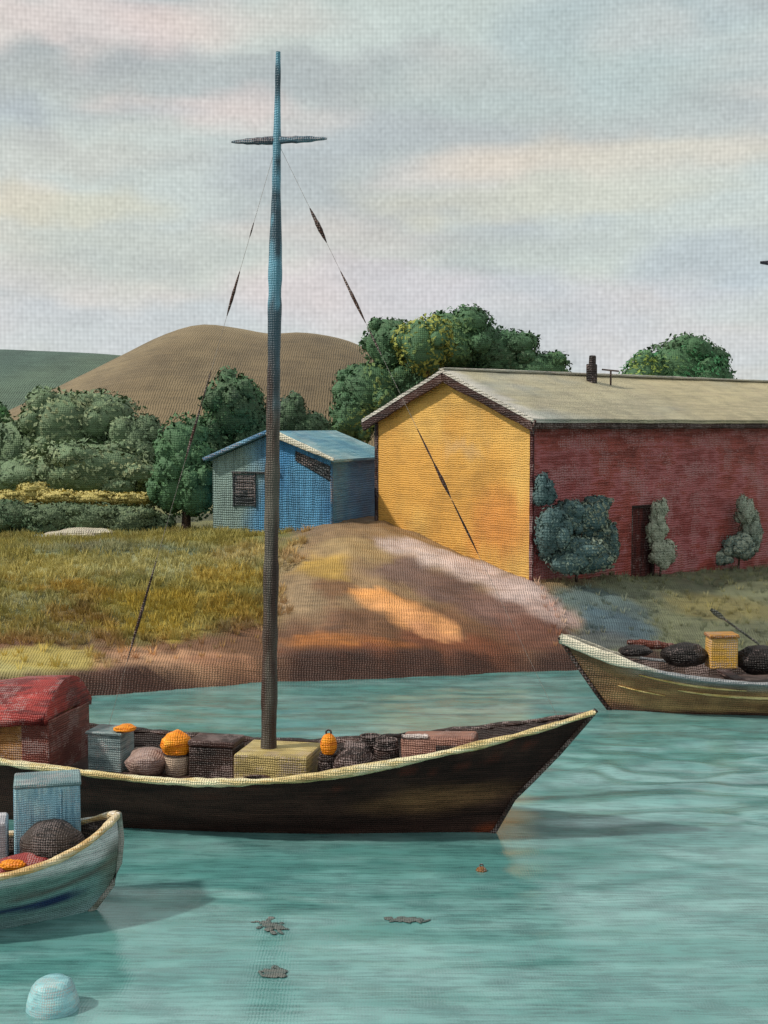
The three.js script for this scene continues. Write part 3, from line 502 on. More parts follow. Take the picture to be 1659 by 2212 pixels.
// ------------------------------------------------------------------ the blue shed
{
  const th = 70 * RAD, Wd = 5.25, L = 7, p = at(715, 1000, 53), o = thing('shed', 'small blue shed with a pale blue roof left of the yellow warehouse', 'shed', [p.x, 0, p.z], th);
  const y0 = 2.4, ye = 6.62, yr = 7.66, slope = (yr - ye) / (Wd / 2);
  const blue = mat({ map: neutral({ s: 181, dir: 'v', marks: 0.3, fleck: 0.06 }), dist: 54, vc: true, rough: 0.5, bump: 0.72 });
  const pos = [], idx = [], nu = 44, nv = 40, wz0 = -4.25, wz1 = -3.35, wy0 = 4.75, wy1 = 6.0;
  for (let j = 0; j <= nv; j++) for (let i = 0; i <= nu; i++) { const u = i / nu, top = ye + (yr - ye) * (1 - Math.abs(u - 0.5) * 2); pos.push(0, lerp(y0, top, j / nv), -Wd * u); }
  for (let j = 0; j < nv; j++) for (let i = 0; i < nu; i++) { const a = j * (nu + 1) + i; idx.push(a, a + nu + 1, a + 1, a + 1, a + nu + 1, a + nu + 2); }
  const skin = new THREE.BufferGeometry(); skin.setAttribute('position', new THREE.Float32BufferAttribute(pos, 3)); skin.setIndex(idx); skin.computeVertexNormals();
  tint(skin, (x, y, z) => { const n = fbm(z * 0.8, y * 0.5, 183, 4) - 0.5, n2 = fbm(z * 3, y * 1.2, 185, 3) - 0.5; let c = mix3(C(66, 132, 182), C(86, 150, 192), smooth(-0.1, 0.2, n)); c = mix3(c, C(136, 158, 150), 0.95 * smooth(-2.6, -3.9, z + n * 1.6)); return c.map((v) => v * (1 + n2 * 0.35)); });
  part('gable_wall', skin, blue, o).userData.label = 'blue gable wall, greyish green to the left';
  const dark = mat({ colors: [C(66, 132, 182), C(78, 142, 188), C(86, 150, 192)], s: 186, dist: 55, fleck: 0.03, dir: 'h' });
  part('side_wall', box(L - 0.02, ye - y0 - 0.1, 0.2, L / 2 + 0.01, (ye + y0) / 2, -0.11, 0.01), dark, o).userData.label = 'blue side wall next to the yellow gable';
  part('back_wall', box(0.2, ye - y0, Wd - 0.3, L - 0.1, (ye + y0) / 2 - 0.1, -Wd / 2, 0.01), dark, o);
  part('side_wall', box(L - 0.02, ye - y0 - 0.1, 0.2, L / 2 + 0.01, (ye + y0) / 2, -Wd + 0.11, 0.01), dark, o);
  const roofMat = mat({ colors: [C(88, 144, 170), C(116, 164, 180), C(150, 184, 192)], s: 187, dist: 55, rough: 0.45, fleck: 0.04, dir: 'h' });
  const ov = 0.25, ex = 0.3, thick = 0.1, yTop = yr + 0.14;
  const slab = (sgn) => { const n = Wd / 2 + ov, q = (x, k, dy) => [x, yTop - slope * n * k + dy, -Wd / 2 + sgn * n * k]; const g = quad([[q(-ex, 0, 0), q(L, 0, 0), q(L, 1, 0), q(-ex, 1, 0)], [q(-ex, 0, -thick), q(-ex, 1, -thick), q(L, 1, -thick), q(L, 0, -thick)], [q(-ex, 0, 0), q(-ex, 1, 0), q(-ex, 1, -thick), q(-ex, 0, -thick)], [q(-ex, 1, 0), q(L, 1, 0), q(L, 1, -thick), q(-ex, 1, -thick)]]); return g; };
  const roof = part('roof', merge([slab(1), slab(-1)]), roofMat, o); roof.userData.label = 'pale blue roof';
  const nn = Wd / 2 + ov, V = (k, sgn, dy, x = -ex - 0.04) => V3(x, yTop - slope * nn * k + dy, -Wd / 2 + sgn * nn * k);
  part('barge_board', sweep(lineTo(V(0.0, 1, 0.01), V(1, 1, 0.01), 12), (i) => [0.05, 0.13 * (1.15 - i / 16) + 0.03 * hash(i, 3, 9)], 8), mat({ colors: [C(214, 208, 190), C(240, 232, 208)], s: 188, dist: 53, fleck: 0 }), o).userData.label = 'white board along the right verge';
  part('barge_board', sweep(lineTo(V(0.0, -1, -0.03), V(1, -1, -0.03), 12), (i) => [0.04, 0.07 + 0.02 * hash(i, 4, 9)], 8), mat({ colors: [C(70, 118, 156), C(106, 150, 176)], s: 189, dist: 53 }), o);
  // window with a lintel, and the dark opening under the right verge
  const slate = mat({ colors: [C(40, 44, 48), C(62, 68, 72), C(84, 92, 92)], s: 190, dist: 53, dir: 'h', rough: 0.4 });
  const w = part('window', box(0.05, wy1 - wy0, wz1 - wz0, -0.03, (wy0 + wy1) / 2, (wz0 + wz1) / 2, 0.015), slate, o); w.userData.label = 'dark shuttered window';
  for (let k = 0; k < 8; k++) part('slat', box(0.03, 0.075, wz1 - wz0 - 0.1, -0.068, wy0 + 0.12 + k * 0.142, (wz0 + wz1) / 2, 0.012, 0, 0.35), slate, w);
  for (const z of [wz0 - 0.03, wz1 + 0.03]) part('jamb', box(0.08, wy1 - wy0 + 0.1, 0.06, -0.045, (wy0 + wy1) / 2, z, 0.012), mat({ map: slate.map, dist: 53 }), w);
  part('lintel', wobble(box(0.12, 0.09, 2.1, -0.06, wy1 + 0.1, wz0 + 0.95, 0.02), 0.02, 3, 7), slate, w);
  const sh = V(0.38, 1, -0.36, -0.03), sh2 = V(0.92, 1, -0.36, -0.03);
  part('vent', quad([[[-0.03, sh.y, sh.z], [-0.03, sh2.y, sh2.z], [-0.03, sh2.y - 0.62, sh2.z], [-0.03, sh.y - 0.4, sh.z]]]), slate, o).userData.label = 'dark opening under the right verge';
  for (let k = 0; k < 4; k++) part('slat', sweep(lineTo(V3(-0.05, sh.y - 0.07 - k * 0.1, sh.z + 0.03), V3(-0.05, sh2.y - 0.08 - k * 0.15, sh2.z - 0.03), 4), () => [0.02, 0.03], 6), mat({ map: slate.map, dist: 53 }), o);
  part('corner_post', sweep(lineTo(V3(0.02, y0, 0.02), V3(0.02, ye - 0.15, 0.02), 8), () => [0.06, 0.06], 8), mat({ colors: [C(60, 104, 138), C(84, 126, 150)], s: 192, dist: 53 }), o);
}

// ------------------------------------------------------------------ boats
// local axes: x forward from the foot of the stem, y up, z to starboard
function hullTools({ stern, stem, sheer, beam, full = 2.2, keel = -0.7, widest = 0.42, bowPow = 0.55, nU = 90, nV = 18, sternK = 0.6 }) {
  const stemX = table(stem.map(([x, y]) => [y, x])), tipX = stem[stem.length - 1][0];
  const half = (u) => beam * (u < widest ? lerp(sternK, 1, Math.sin(u / widest * Math.PI / 2)) : Math.pow(clamp(1 - Math.pow((u - widest) / (1 - widest), full)), 0.9));
  const sheerAt = (u) => sheer(lerp(stern, tipX, u));
  const pt = (u, v, side, inset = 0) => {
    const ys = sheerAt(u), y = lerp(keel, ys, v), sx = stemX(clamp(y, stem[0][1], stem[stem.length - 1][1])), x = stern + u * (sx - stern), g = lerp(Math.pow(v, 0.42), Math.pow(v, 1.0), Math.pow(u, 3));
    return V3(x, y, side * Math.max(0, half(u) * g - inset));
  };
  const shell = (inset, v0 = 0, v1 = 1) => {
    const gs = [];
    for (const side of [1, -1]) {
      const P = [], I = [];
      for (let j = 0; j <= nV; j++) for (let i = 0; i <= nU; i++) P.push(...pt(1 - Math.pow(1 - i / nU, 1.3), lerp(v0, v1, j / nV), side, inset).toArray());
      for (let j = 0; j < nV; j++) for (let i = 0; i < nU; i++) { const a = j * (nU + 1) + i; if (side > 0) I.push(a, a + 1, a + nU + 1, a + 1, a + nU + 2, a + nU + 1); else I.push(a, a + nU + 1, a + 1, a + 1, a + nU + 1, a + nU + 2); }
      const g = new THREE.BufferGeometry(); g.setAttribute('position', new THREE.Float32BufferAttribute(P, 3)); g.setIndex(I); g.computeVertexNormals(); gs.push(g.toNonIndexed());
    }
    // transom
    const P = []; for (let j = 0; j < nV; j++) { const a = pt(0, lerp(v0, v1, j / nV), 1, inset), b = pt(0, lerp(v0, v1, (j + 1) / nV), 1, inset), c = pt(0, lerp(v0, v1, (j + 1) / nV), -1, inset), d = pt(0, lerp(v0, v1, j / nV), -1, inset); P.push([a.toArray(), d.toArray(), c.toArray(), b.toArray()]); }
    gs.push(quad(P)); return merge(gs);
  };
  const deck = (dy) => { const Q = []; const n = 60; const row = (u) => { const ys = sheerAt(u), v = (dy(u) - keel) / (ys - keel); return [pt(u, v, 1, 0.05).toArray(), pt(u, v, -1, 0.05).toArray()]; }; for (let i = 0; i < n; i++) { const [a, b] = row(i / n * 0.985), [c, d] = row((i + 1) / n * 0.985); Q.push([a, c, d, b]); } return quad(Q); };
  const rail = (side, n = 120, u0 = 0) => Array.from({ length: n }, (_, i) => pt(lerp(u0, 1, i / (n - 1)), 1, side));
  return { pt, shell, deck, rail, sheerAt, half };
}
const cream = mat({ colors: [C(196, 168, 112), C(232, 208, 150), C(248, 234, 192)], s: 211, dist: 26, rough: 0.4, fleck: 0.03, bump: 0.96 });
const blackPaint = paintTex({ colors: [C(34, 26, 25), C(48, 37, 35), C(62, 48, 44)], s: 212, fleck: 0.05, fleckColor: C(104, 90, 92), marks: 0.5 });
const darkWood = mat({ colors: [C(34, 24, 22), C(54, 38, 34), C(74, 52, 46)], s: 213, dist: 26, fleck: 0.1 });
const tan = mat({ colors: [C(150, 132, 84), C(184, 162, 104), C(204, 184, 128)], s: 214, dist: 26, rough: 0.5 });
const orange = mat({ colors: [C(214, 112, 20), C(238, 144, 24), C(246, 168, 52)], s: 215, dist: 26, rough: 0.4, fleck: 0 });
const maroon = mat({ colors: [C(84, 28, 30), C(122, 40, 40), C(142, 52, 48)], s: 216, dist: 26, fleck: 0.1 });
const netMat = mat({ colors: [C(26, 20, 20), C(44, 32, 30), C(64, 46, 42)], s: 217, dist: 26, bump: 0.8, fleck: 0.1 });
const pinkBrown = mat({ colors: [C(128, 88, 76), C(152, 108, 94), C(172, 128, 114)], s: 218, dist: 26 });
const ropeMat = mat({ colors: [C(46, 28, 22), C(76, 46, 36)], s: 219, dist: 26 });
const greyBlue = mat({ colors: [C(104, 124, 128), C(134, 152, 154), C(150, 150, 146)], s: 220, dist: 26, fleck: 0.1 });

// the black sailing boat
const BX = 2.11, BD = 25.8, BYAW = 12 * RAD;
const boatAt = (px, py, dz = 0) => { // a point over the boat's middle line (dz metres nearer), with its own y from the picture
  const d = (() => { let d = 26; for (let i = 0; i < 12; i++) { const x = (px - 829.5) / F * d * 1.0; d = BD + (BX - x) * Math.tan(BYAW) - dz; } return d; })(); return at(px, py, d);
};
{
  const o = thing('sailing_boat', 'black hulled sailing boat with a cream rail and one tall mast', 'sailing boat', [BX, 0, -BD], -BYAW);
  const sheer = table([[-13.5, 1.62], [-10, 1.38], [-7.5, 1.25], [-5.5, 1.17], [-4, 1.2], [-2.6, 1.32], [-1.2, 1.58], [0, 1.86], [1.2, 2.2], [2.0, 2.5]]);
  const H = hullTools({ stern: -13.5, stem: [[-1.0, -0.8], [-0.25, -0.2], [0.05, 0.05], [0.42, 0.72], [0.8, 1.12], [1.29, 1.66], [2.0, 2.52]], sheer, beam: 1.8, keel: -0.8, widest: 0.45, full: 2.3, sternK: 0.7 });
  const hm = mat({ map: neutral({ s: 221, marks: 0.5, fleck: 0.1, fleckColor: [1, 0.96, 1] }), dist: 26, vc: true, rough: 0.55, bump: 0.64, spec: 0.35 });
  const hull = H.shell(0); tint(hull, (x, y, z) => {
    const n = fbm(x * 0.6, y * 5, 225, 4) - 0.5, n2 = fbm(x * 1.5, y * 12, 227, 3) - 0.5; let c = mix3(C(54, 34, 30), C(82, 56, 48), smooth(-0.1, 0.3, n));
    c = mix3(c, C(142, 102, 70), 0.9 * smooth(1.3, 0.3, Math.hypot((x + 1.0 + n) / 1.5, (y - 0.85 - x * 0.1 + n2 * 0.2) / 0.3)));
    c = mix3(c, C(140, 66, 36), 0.9 * smooth(1.2, 0.2, Math.hypot((x - 0.05 + n * 0.5) / 0.36, (y - 0.06 + n2 * 0.1) / 0.14)));
    c = mix3(c, C(96, 44, 32), 0.7 * smooth(0.62, 0.72, n2 + 0.5) * smooth(0.3, 0.0, Math.abs(y - sheer(x) + 0.15)));
    return c.map((v) => v * (1 + n2 * 0.5));
  });
  part('hull', hull, hm, o);
  part('bulwark', H.shell(0.07, 0.45, 0.995), mat({ map: blackPaint, dist: 26 }), o).userData.label = 'dark inner side of the rail';
  part('deck', H.deck((u) => Math.min(0.88 + Math.pow(Math.max(0, u - 0.6), 2) * 6.5, H.sheerAt(u) - 0.12)), mat({ colors: [C(52, 36, 32), C(76, 54, 46), C(98, 72, 60)], s: 228, dist: 27, dir: 'h' }), o);
  for (const side of [1, -1]) part('gunwale', sweep(H.rail(side, 170), (i, t) => [0.06 + 0.05 * hash(i >> 1, side + 3, 31), (0.03 + 0.085 * fbm(i * 0.21, side * 3 + 9, 33, 3)) * (t > 0.97 ? 0.7 : 1)], 10), side > 0 ? cream : darkWood, o).userData.label = side > 0 ? 'uneven cream painted rail' : 'dark far rail';
  part('stem_post', sweep([[-0.25, -0.2], [0.05, 0.05], [0.42, 0.72], [0.8, 1.12], [1.29, 1.66], [2.0, 2.54]].map(([x, y]) => V3(x + 0.02, y, 0)), () => [0.05, 0.05], 8), darkWood, o);
  // mast, crosstree and stays
  const inv = (p) => o.worldToLocal(p.clone()); o.updateMatrixWorld(true);
  const foot = inv(boatAt(579, 1640)), head = inv(boatAt(601, 112)), cross = inv(boatAt(599, 303));
  const mastPts = lineTo(foot.clone().setY(0.75), head, 90), mastR = table([[0, 0.165], [0.25, 0.15], [0.6, 0.13], [0.72, 0.13], [0.8, 0.095], [1, 0.045]]);
  const mg = sweep(mastPts, (i, t) => { const r = mastR(t) * (0.9 + 0.2 * hash(i >> 1, 3, 41)); return [r, r]; }, 14);
  tint(mg, (x, y, z) => { const n = fbm(x * 6, y * 0.8, 241, 4) - 0.5, n2 = fbm(z * 9 + x * 9, y * 2.5, 243, 3) - 0.5, n4 = fbm(y * 1.1, 2.2, 247, 3); let c = mix3(C(72, 50, 42), C(98, 92, 84), smooth(-0.1, 0.2, n)); c = mix3(c, mix3(C(70, 92, 106), C(106, 156, 178), smooth(0.4, 0.6, n4 + n2 * 0.5)), smooth(8.2, 10.4, y + n * 3)); return c.map((v) => v * (1 + n2 * 0.7)); });
  const mast = part('mast', mg, mat({ map: neutral({ s: 242, dir: 'v', marks: 0.3, fleck: 0.06 }), dist: 26, vc: true, rough: 0.5, bump: 0.4 }), o); mast.userData.label = 'tall mast, dark brown below and blue grey above';
  const xa = inv(boatAt(500, 307)), xb = inv(boatAt(706, 299)); xa.z = cross.z; xb.z = cross.z;
  part('crosstree', sweep(lineTo(xa, xb, 26), (i, t) => { const r = 0.07 * (1 - Math.pow(Math.abs(t - 0.5) * 2, 3) * 0.75) * (0.85 + 0.3 * hash(i, 5, 43)); return [r, r]; }, 10), mat({ colors: [C(72, 90, 106), C(98, 122, 138), C(66, 70, 84)], s: 244, dist: 26, dir: 'h' }), mast);
  const stay = (a, b, wraps, label) => {
    const s = part('stay', sweep(lineTo(a, b, 3), () => [0.0035, 0.0035], 6), mat({ colors: [C(140, 128, 122), C(170, 158, 150)], s: 245, dist: 26 }), o); s.userData.label = label;
    for (const [t0, t1, r] of wraps) part('wrapping', sweep(lineTo(a.clone().lerp(b, t0), a.clone().lerp(b, t1), 12), (i, t) => { const k = r * Math.sin(clamp(t * 0.92 + 0.05) * Math.PI) * (0.75 + 0.5 * hash(i, 7, 45)) + 0.006; return [k, k]; }, 8), ropeMat, s);
  };
  const A = cross.clone().add(V3(0, -0.02, 0)), bowEnd = inv(boatAt(1233, 1608)), aftEnd = inv(boatAt(222, 1612));
  const tt = (py, y0, y1) => (py - y0) / (y1 - y0);
  stay(A, bowEnd, [[450, 525, 0.04], [588, 700, 0.026], [712, 775, 0.014], [930, 1010, 0.012], [1000, 1080, 0.03], [1085, 1200, 0.015]].map(([a, b, r]) => [tt(a, 303, 1608), tt(b, 303, 1608), r]), 'dark stay running forward to the bow');
  stay(A, aftEnd, [[470, 500, 0.008], [572, 666, 0.024], [780, 860, 0.01], [850, 975, 0.022], [1195, 1420, 0.024]].map(([a, b, r]) => [tt(a, 303, 1612), tt(b, 303, 1612), r]), 'dark stay running aft over the deck');
  // deckhouse under a red roof, at the left
  const dh = inv(boatAt(154, 1600)), y0 = 0.86;
  const dw = part('deckhouse', merge([wobble(box(3.2, 1.2, 1.9, dh.x - 1.7, y0 + 0.6, 0, 0.05), 0.02, 2, 9)]), mat({ colors: [C(120, 76, 40), C(158, 108, 58), C(178, 132, 84)], s: 251, dist: 27, fleck: 0.1 }), o); dw.userData.label = 'ochre deckhouse wall';
  part('door', box(0.62, 1.18, 1.94, dh.x - 0.34, y0 + 0.59, 0, 0.03), mat({ colors: [C(104, 54, 46), C(128, 70, 60)], s: 252, dist: 27 }), dw).userData.label = 'reddish brown door end';
  const rp = [], rn = 18; for (let k = 0; k <= rn; k++) { const a = (k / rn - 0.5) * 2; rp.push(new THREE.Vector2(a * 1.15, 0.78 - 0.66 * Math.abs(a) ** 2.2)); } for (let k = rn; k >= 0; k--) { const a = (k / rn - 0.5) * 2; rp.push(new THREE.Vector2(a * 1.1, 0.1 - 0.12 * Math.abs(a) ** 2)); }
  const rg = new THREE.ExtrudeGeometry(new THREE.Shape(rp), { depth: 3.4, steps: 14, bevelEnabled: false }); rg.rotateY(-Math.PI / 2); rg.translate(dh.x - 0.05, y0 + 1.1, 0);
  const rq = rg.attributes.position; for (let i = 0; i < rq.count; i++) { const t = dh.x - 0.05 - rq.getX(i); rq.setY(i, rq.getY(i) - Math.max(0, t - 0.45) * 0.11 + (noise3(rq.getX(i) * 1.5, rq.getY(i) * 2, rq.getZ(i) * 1.5, 61) - 0.5) * 0.12); }
  rg.computeVertexNormals();
  part('roof', wobble(rg.deleteAttribute('uv').deleteAttribute('normal'), 0.02, 2, 4), mat({ colors: [C(110, 34, 34), C(150, 48, 44), C(172, 62, 56)], s: 253, dist: 27, fleck: 0.08 }), dw).userData.label = 'red deckhouse roof';
  // cream hatch and pinkish cabin
  const c1 = inv(boatAt(603, 1625)), hatch = part('hatch', wobble(box(1.52, 0.62, 1.3, c1.x, 0.86 + 0.31, c1.z, 0.06), 0.03, 2.5, 12), tan, o); hatch.userData.label = 'straw coloured hatch behind the mast foot';
  const c2 = inv(boatAt(948, 1620)), cab = part('cabin', wobble(box(1.5, 0.78, 0.62, c2.x, 1.3 + 0.2, c2.z - 0.18, 0.08, 0, 0.05), 0.03, 2.5, 13), pinkBrown, o); cab.userData.label = 'pinkish brown low cabin near the bow';
  part('window', box(0.52, 0.17, 0.03, c2.x + 0.22, 1.64, c2.z + 0.14, 0.012), mat({ map: blackPaint, dist: 26 }), cab);
  part('coaming', sweep(lineTo(V3(c2.x - 0.72, 1.86, c2.z + 0.1), V3(c2.x - 0.2, 1.89, c2.z + 0.1), 10), (i) => [0.05, 0.03 + 0.03 * hash(i, 3, 50)], 8), mat({ colors: [C(190, 176, 172), C(214, 200, 196)], s: 254, dist: 26 }), cab);
}
// things lying on the deck of the black boat
const deckY = 0.87;
const onDeck = (px, dz = 0) => { const p = boatAt(px, 1630, dz); p.y = deckY; return p; };
{
  let p = onDeck(240); const cr = thing('crate', 'grey blue crate on the black boat, next to the red roofed deckhouse', 'crate', [p.x, p.y, p.z], BYAW * -1);
  part('body', wobble(box(0.74, 0.78, 0.7, 0, 0.39, 0, 0.03), 0.02, 3, 2), greyBlue, cr); part('lid', wobble(box(0.8, 0.06, 0.76, 0, 0.81, 0, 0.02), 0.012, 3, 3), greyBlue, cr);
  p = onDeck(272, 0.1); const cl = lump(0.24, 0.07, 0.26, 0.3, 31, 4, 3); solo('cloth', cl, orange, 'small orange cloth lying on the grey blue crate', 'cloth', [p.x, p.y + 0.89, p.z]);
  p = onDeck(318, 0.2); solo('sail_bundle', lump(0.42, 0.3, 0.5, 0.18, 32, 4, 2.5), mat({ colors: [C(140, 112, 104), C(164, 138, 128), C(128, 130, 128)], s: 261, dist: 26 }), 'pinkish grey bundle of folded sail between the crate and the orange oilskin', 'sail bundle', [p.x, p.y + 0.24, p.z]);
  p = onDeck(383, 0.15); const tb = thing('bucket', 'pale pinkish tub under the orange oilskin', 'tub', [p.x, p.y, p.z]); tb.name = numbered('tub');
  part('body', new THREE.LatheGeometry([[0.0, 0], [0.24, 0], [0.28, 0.42], [0.25, 0.42], [0.22, 0.04], [0, 0.04]].map(([x, y]) => new THREE.Vector2(x, y)), 20), mat({ colors: [C(186, 156, 132), C(206, 182, 160)], s: 262, dist: 26 }), tb);
  part('rim', new THREE.TorusGeometry(0.27, 0.02, 6, 20).rotateX(Math.PI / 2).translate(0, 0.42, 0), darkWood, tb);
  solo('oilskin', lump(0.33, 0.3, 0.28, 0.25, 33, 4, 2.6), orange, 'bright orange oilskin heaped in the tub, left of the dark chest', 'oilskin', [p.x, p.y + 0.6, p.z]);
  p = onDeck(468); const ch = thing('chest', 'dark brown chest left of the mast on the black boat', 'chest', [p.x, p.y, p.z], -BYAW);
  part('body', wobble(box(0.96, 0.62, 0.7, 0, 0.31, 0, 0.03), 0.02, 3, 4), darkWood, ch); part('lid', wobble(box(1.0, 0.14, 0.74, 0, 0.7, 0, 0.05), 0.015, 3, 5), maroonDark(), ch);
  function maroonDark() { return mat({ colors: [C(52, 34, 32), C(76, 52, 48)], s: 263, dist: 26 }); }
  p = onDeck(660, 0.75); solo('rope_coil', merge([0, 1, 2].map((k) => new THREE.TorusGeometry(0.34 - k * 0.04, 0.045, 8, 28).rotateX(Math.PI / 2).translate(k * 0.02, 0.04 + k * 0.07, 0))), ropeMat, 'dark coil of rope in front of the straw coloured hatch', 'rope coil', [p.x - 1.0, p.y, p.z]);
  p = onDeck(708, 0.25); const br = thing('barrel', 'dark barrel under the orange float, right of the hatch', 'barrel', [p.x, p.y, p.z]);
  const prof = (r, h) => [[0, 0], [r * 0.82, 0], [r, h * 0.5], [r * 0.84, h], [r * 0.7, h], [r * 0.68, h - 0.04], [0, h - 0.04]].map(([x, y]) => new THREE.Vector2(x, y));
  const barrel = (r, h, q, rings = true) => { part('body', new THREE.LatheGeometry(prof(r, h), 22), netMat, q); if (rings) for (const k of [0.18, 0.82]) part('hoop', new THREE.TorusGeometry(r * 0.92, 0.016, 6, 24).rotateX(Math.PI / 2).translate(0, h * k, 0), darkWood, q); };
  barrel(0.21, 0.62, br);
  const fl = thing('float', 'orange fishing float on the dark barrel, right of the hatch', 'float', [p.x + 0.02, p.y + 0.8, p.z + 0.06]);
  part('body', lump(0.16, 0.24, 0.16, 0.12, 34, 4, 2.5), orange, fl); part('eye', new THREE.TorusGeometry(0.05, 0.018, 8, 16).translate(0, 0.25, 0), darkWood, fl);
  p = onDeck(765, 0.05); solo('net_heap', lump(0.5, 0.46, 0.5, 0.22, 35, 5, 3), netMat, 'brown black heap of nets between the orange float and the black barrel', 'net heap', [p.x, p.y + 0.36, p.z]);
  p = onDeck(835); const b2 = thing('barrel', 'black barrel left of the pinkish cabin, beside the net heap', 'barrel', [p.x, p.y, p.z]); barrel(0.27, 0.9, b2);
  p = onDeck(800, -0.35); const b3 = thing('barrel', 'dark barrel standing behind the net heap', 'barrel', [p.x, p.y, p.z]); barrel(0.26, 0.88, b3);
  p = onDeck(1058); p.y = 1.15; solo('rope_coil', merge([0, 1, 2, 3].map((k) => new THREE.TorusGeometry(0.27 - k * 0.03, 0.05, 8, 28).rotateX(Math.PI / 2).translate(k * 0.01, 0.05 + k * 0.08, 0))), netMat, 'black coil of rope on the bow, right of the pinkish cabin', 'rope coil', [p.x, p.y + 0.12, p.z]);
}

// the small blue and white boat in the lower left corner
const SD = 21.7, SX = (222 - 829.5) / F * 21.6, SYAW = 14 * RAD;
{
  const o = thing('fishing_boat', 'small pale teal boat with a light blue cabin in the lower left corner', 'boat', [SX, 0, -SD], SYAW);
  const sheer = table([[-5.5, 0.95], [-3.5, 0.9], [-2, 1.0], [-1, 1.14], [-0.35, 1.34], [0.12, 1.56], [0.3, 1.62]]);
  const H = hullTools({ stern: -5.5, stem: [[-1.0, -0.5], [-0.42, -0.1], [-0.25, 0.06], [0.02, 0.4], [0.14, 0.75], [0.18, 1.15], [0.14, 1.62]], sheer, beam: 1.1, keel: -0.5, widest: 0.5, full: 3.4, sternK: 0.8, nU: 70 });
  const hm = mat({ map: neutral({ s: 271, marks: 0.35, fleck: 0.08, fleckColor: [0.98, 0.9, 0.95] }), dist: 21, vc: true, rough: 0.45, bump: 0.64 });
  const hull = H.shell(0); tint(hull, (x, y, z) => {
    const n = fbm(x * 1.2, y * 5, 275, 4) - 0.5, n2 = fbm(x * 3, y * 14, 277, 3) - 0.5, k = (y + n * 0.1) / sheer(x);
    let c = mix3(C(150, 184, 184), C(128, 170, 164), smooth(0.06, 0.3, k)); c = mix3(c, C(36, 58, 104), smooth(0.24, 0.3, k) * smooth(0.44, 0.38, k) * smooth(-0.1, -0.7, x + n));
    c = mix3(c, C(96, 84, 78), smooth(0.5, 0.54, k) * smooth(0.64, 0.58, k) * 0.8); c = mix3(c, C(122, 160, 152), smooth(0.58, 0.66, k)); c = mix3(c, C(228, 230, 230), smooth(0.78, 0.86, k + smooth(-1.4, 0, x) * 0.16));
    c = mix3(c, C(104, 106, 92), 0.75 * smooth(-0.25, 0.05, x + n * 0.4) * smooth(0.85, 0.7, k));
    return c.map((v) => v * (1 + n2 * 0.4));
  });
  part('hull', hull, hm, o);
  part('lining', H.shell(0.05, 0.3, 0.99), mat({ colors: [C(66, 54, 48), C(98, 82, 72), C(124, 106, 94)], s: 278, dist: 21 }), o);
  part('deck', H.deck((u) => 0.62 + Math.pow(Math.max(0, u - 0.6), 2) * 2.2), mat({ colors: [C(84, 66, 58), C(112, 92, 80)], s: 279, dist: 21 }), o);
  for (const side of [1, -1]) part('gunwale', sweep(H.rail(side, 90), (i) => [0.05 + 0.025 * hash(i >> 1, side + 5, 51), 0.035 + 0.04 * fbm(i * 0.23, 5 + side, 53, 3)], 10), mat({ colors: [C(206, 168, 112), C(226, 204, 164), C(232, 224, 216)], s: 280 + side, dist: 21, rough: 0.4, fleck: 0.02 }), o);
  part('stem_post', sweep([[-0.42, -0.1], [-0.25, 0.06], [0.02, 0.4], [0.14, 0.75], [0.18, 1.15], [0.14, 1.6]].map(([x, y]) => V3(x + 0.02, y, 0)), () => [0.05, 0.05], 8), mat({ colors: [C(120, 122, 108), C(150, 154, 146)], s: 283, dist: 21 }), o);
  o.updateMatrixWorld(true);
  const q = o.worldToLocal(at(103, 1740, 22.0));
  const cab = part('cabin', wobble(box(1.08, 1.5, 0.8, q.x, 1.32, q.z, 0.04), 0.02, 2, 17), mat({ colors: [C(112, 156, 178), C(140, 182, 200), C(164, 198, 208)], s: 284, dist: 21, fleck: 0.05, dir: 'v' }), o); cab.userData.label = 'light blue cabin';
  part('roof', wobble(box(1.1, 0.09, 0.82, q.x, 2.1, q.z, 0.04), 0.02, 2, 18), mat({ colors: [C(104, 132, 138), C(136, 160, 162)], s: 285, dist: 21 }), cab);
  part('seam', box(0.03, 1.3, 0.03, q.x + 0.22, 1.36, q.z + 0.41, 0.01), mat({ colors: [C(104, 146, 166), C(122, 160, 178)], s: 286, dist: 21 }), cab);
  part('side_box', wobble(box(1.4, 1.0, 0.7, q.x - 1.35, 1.0, q.z, 0.06), 0.03, 2, 19), mat({ colors: [C(176, 172, 178), C(206, 202, 206)], s: 287, dist: 21 }), o).userData.label = 'lilac white locker at the left edge';
  part('rope', sweep([V3(q.x + 0.05, 1.42, q.z + 0.45), V3(q.x + 0.04, 1.2, q.z + 0.47), V3(q.x - 0.02, 1.05, q.z + 0.46)], (i) => [0.025, 0.025], 7), ropeMat, cab);
}
{
  let p = at(112, 1826, 21.3); solo('tarpaulin', lump(0.52, 0.46, 0.4, 0.12, 41, 5, 2.2), mat({ colors: [C(36, 30, 29), C(64, 52, 47), C(88, 74, 66)], s: 291, dist: 21, fleck: 0.06, dir: 'h' }), 'round dark tarpaulin in front of the light blue cabin', 'tarpaulin', [p.x, p.y - 0.05, p.z]);
  p = at(58, 1868, 20.95); solo('cloth', lump(0.5, 0.22, 0.3, 0.2, 42, 5, 2.5), mat({ colors: [C(104, 26, 34), C(132, 36, 42), C(150, 60, 58)], s: 292, dist: 21 }), 'dark red cloth in the small boat in the lower left corner', 'cloth', [p.x, p.y - 0.05, p.z]);
  p = at(26, 1868, 20.7); solo('cloth', lump(0.22, 0.075, 0.12, 0.25, 43, 4, 3), orange, 'orange cloth lying on the dark red one at the left edge', 'cloth', [p.x, p.y, p.z]);
}

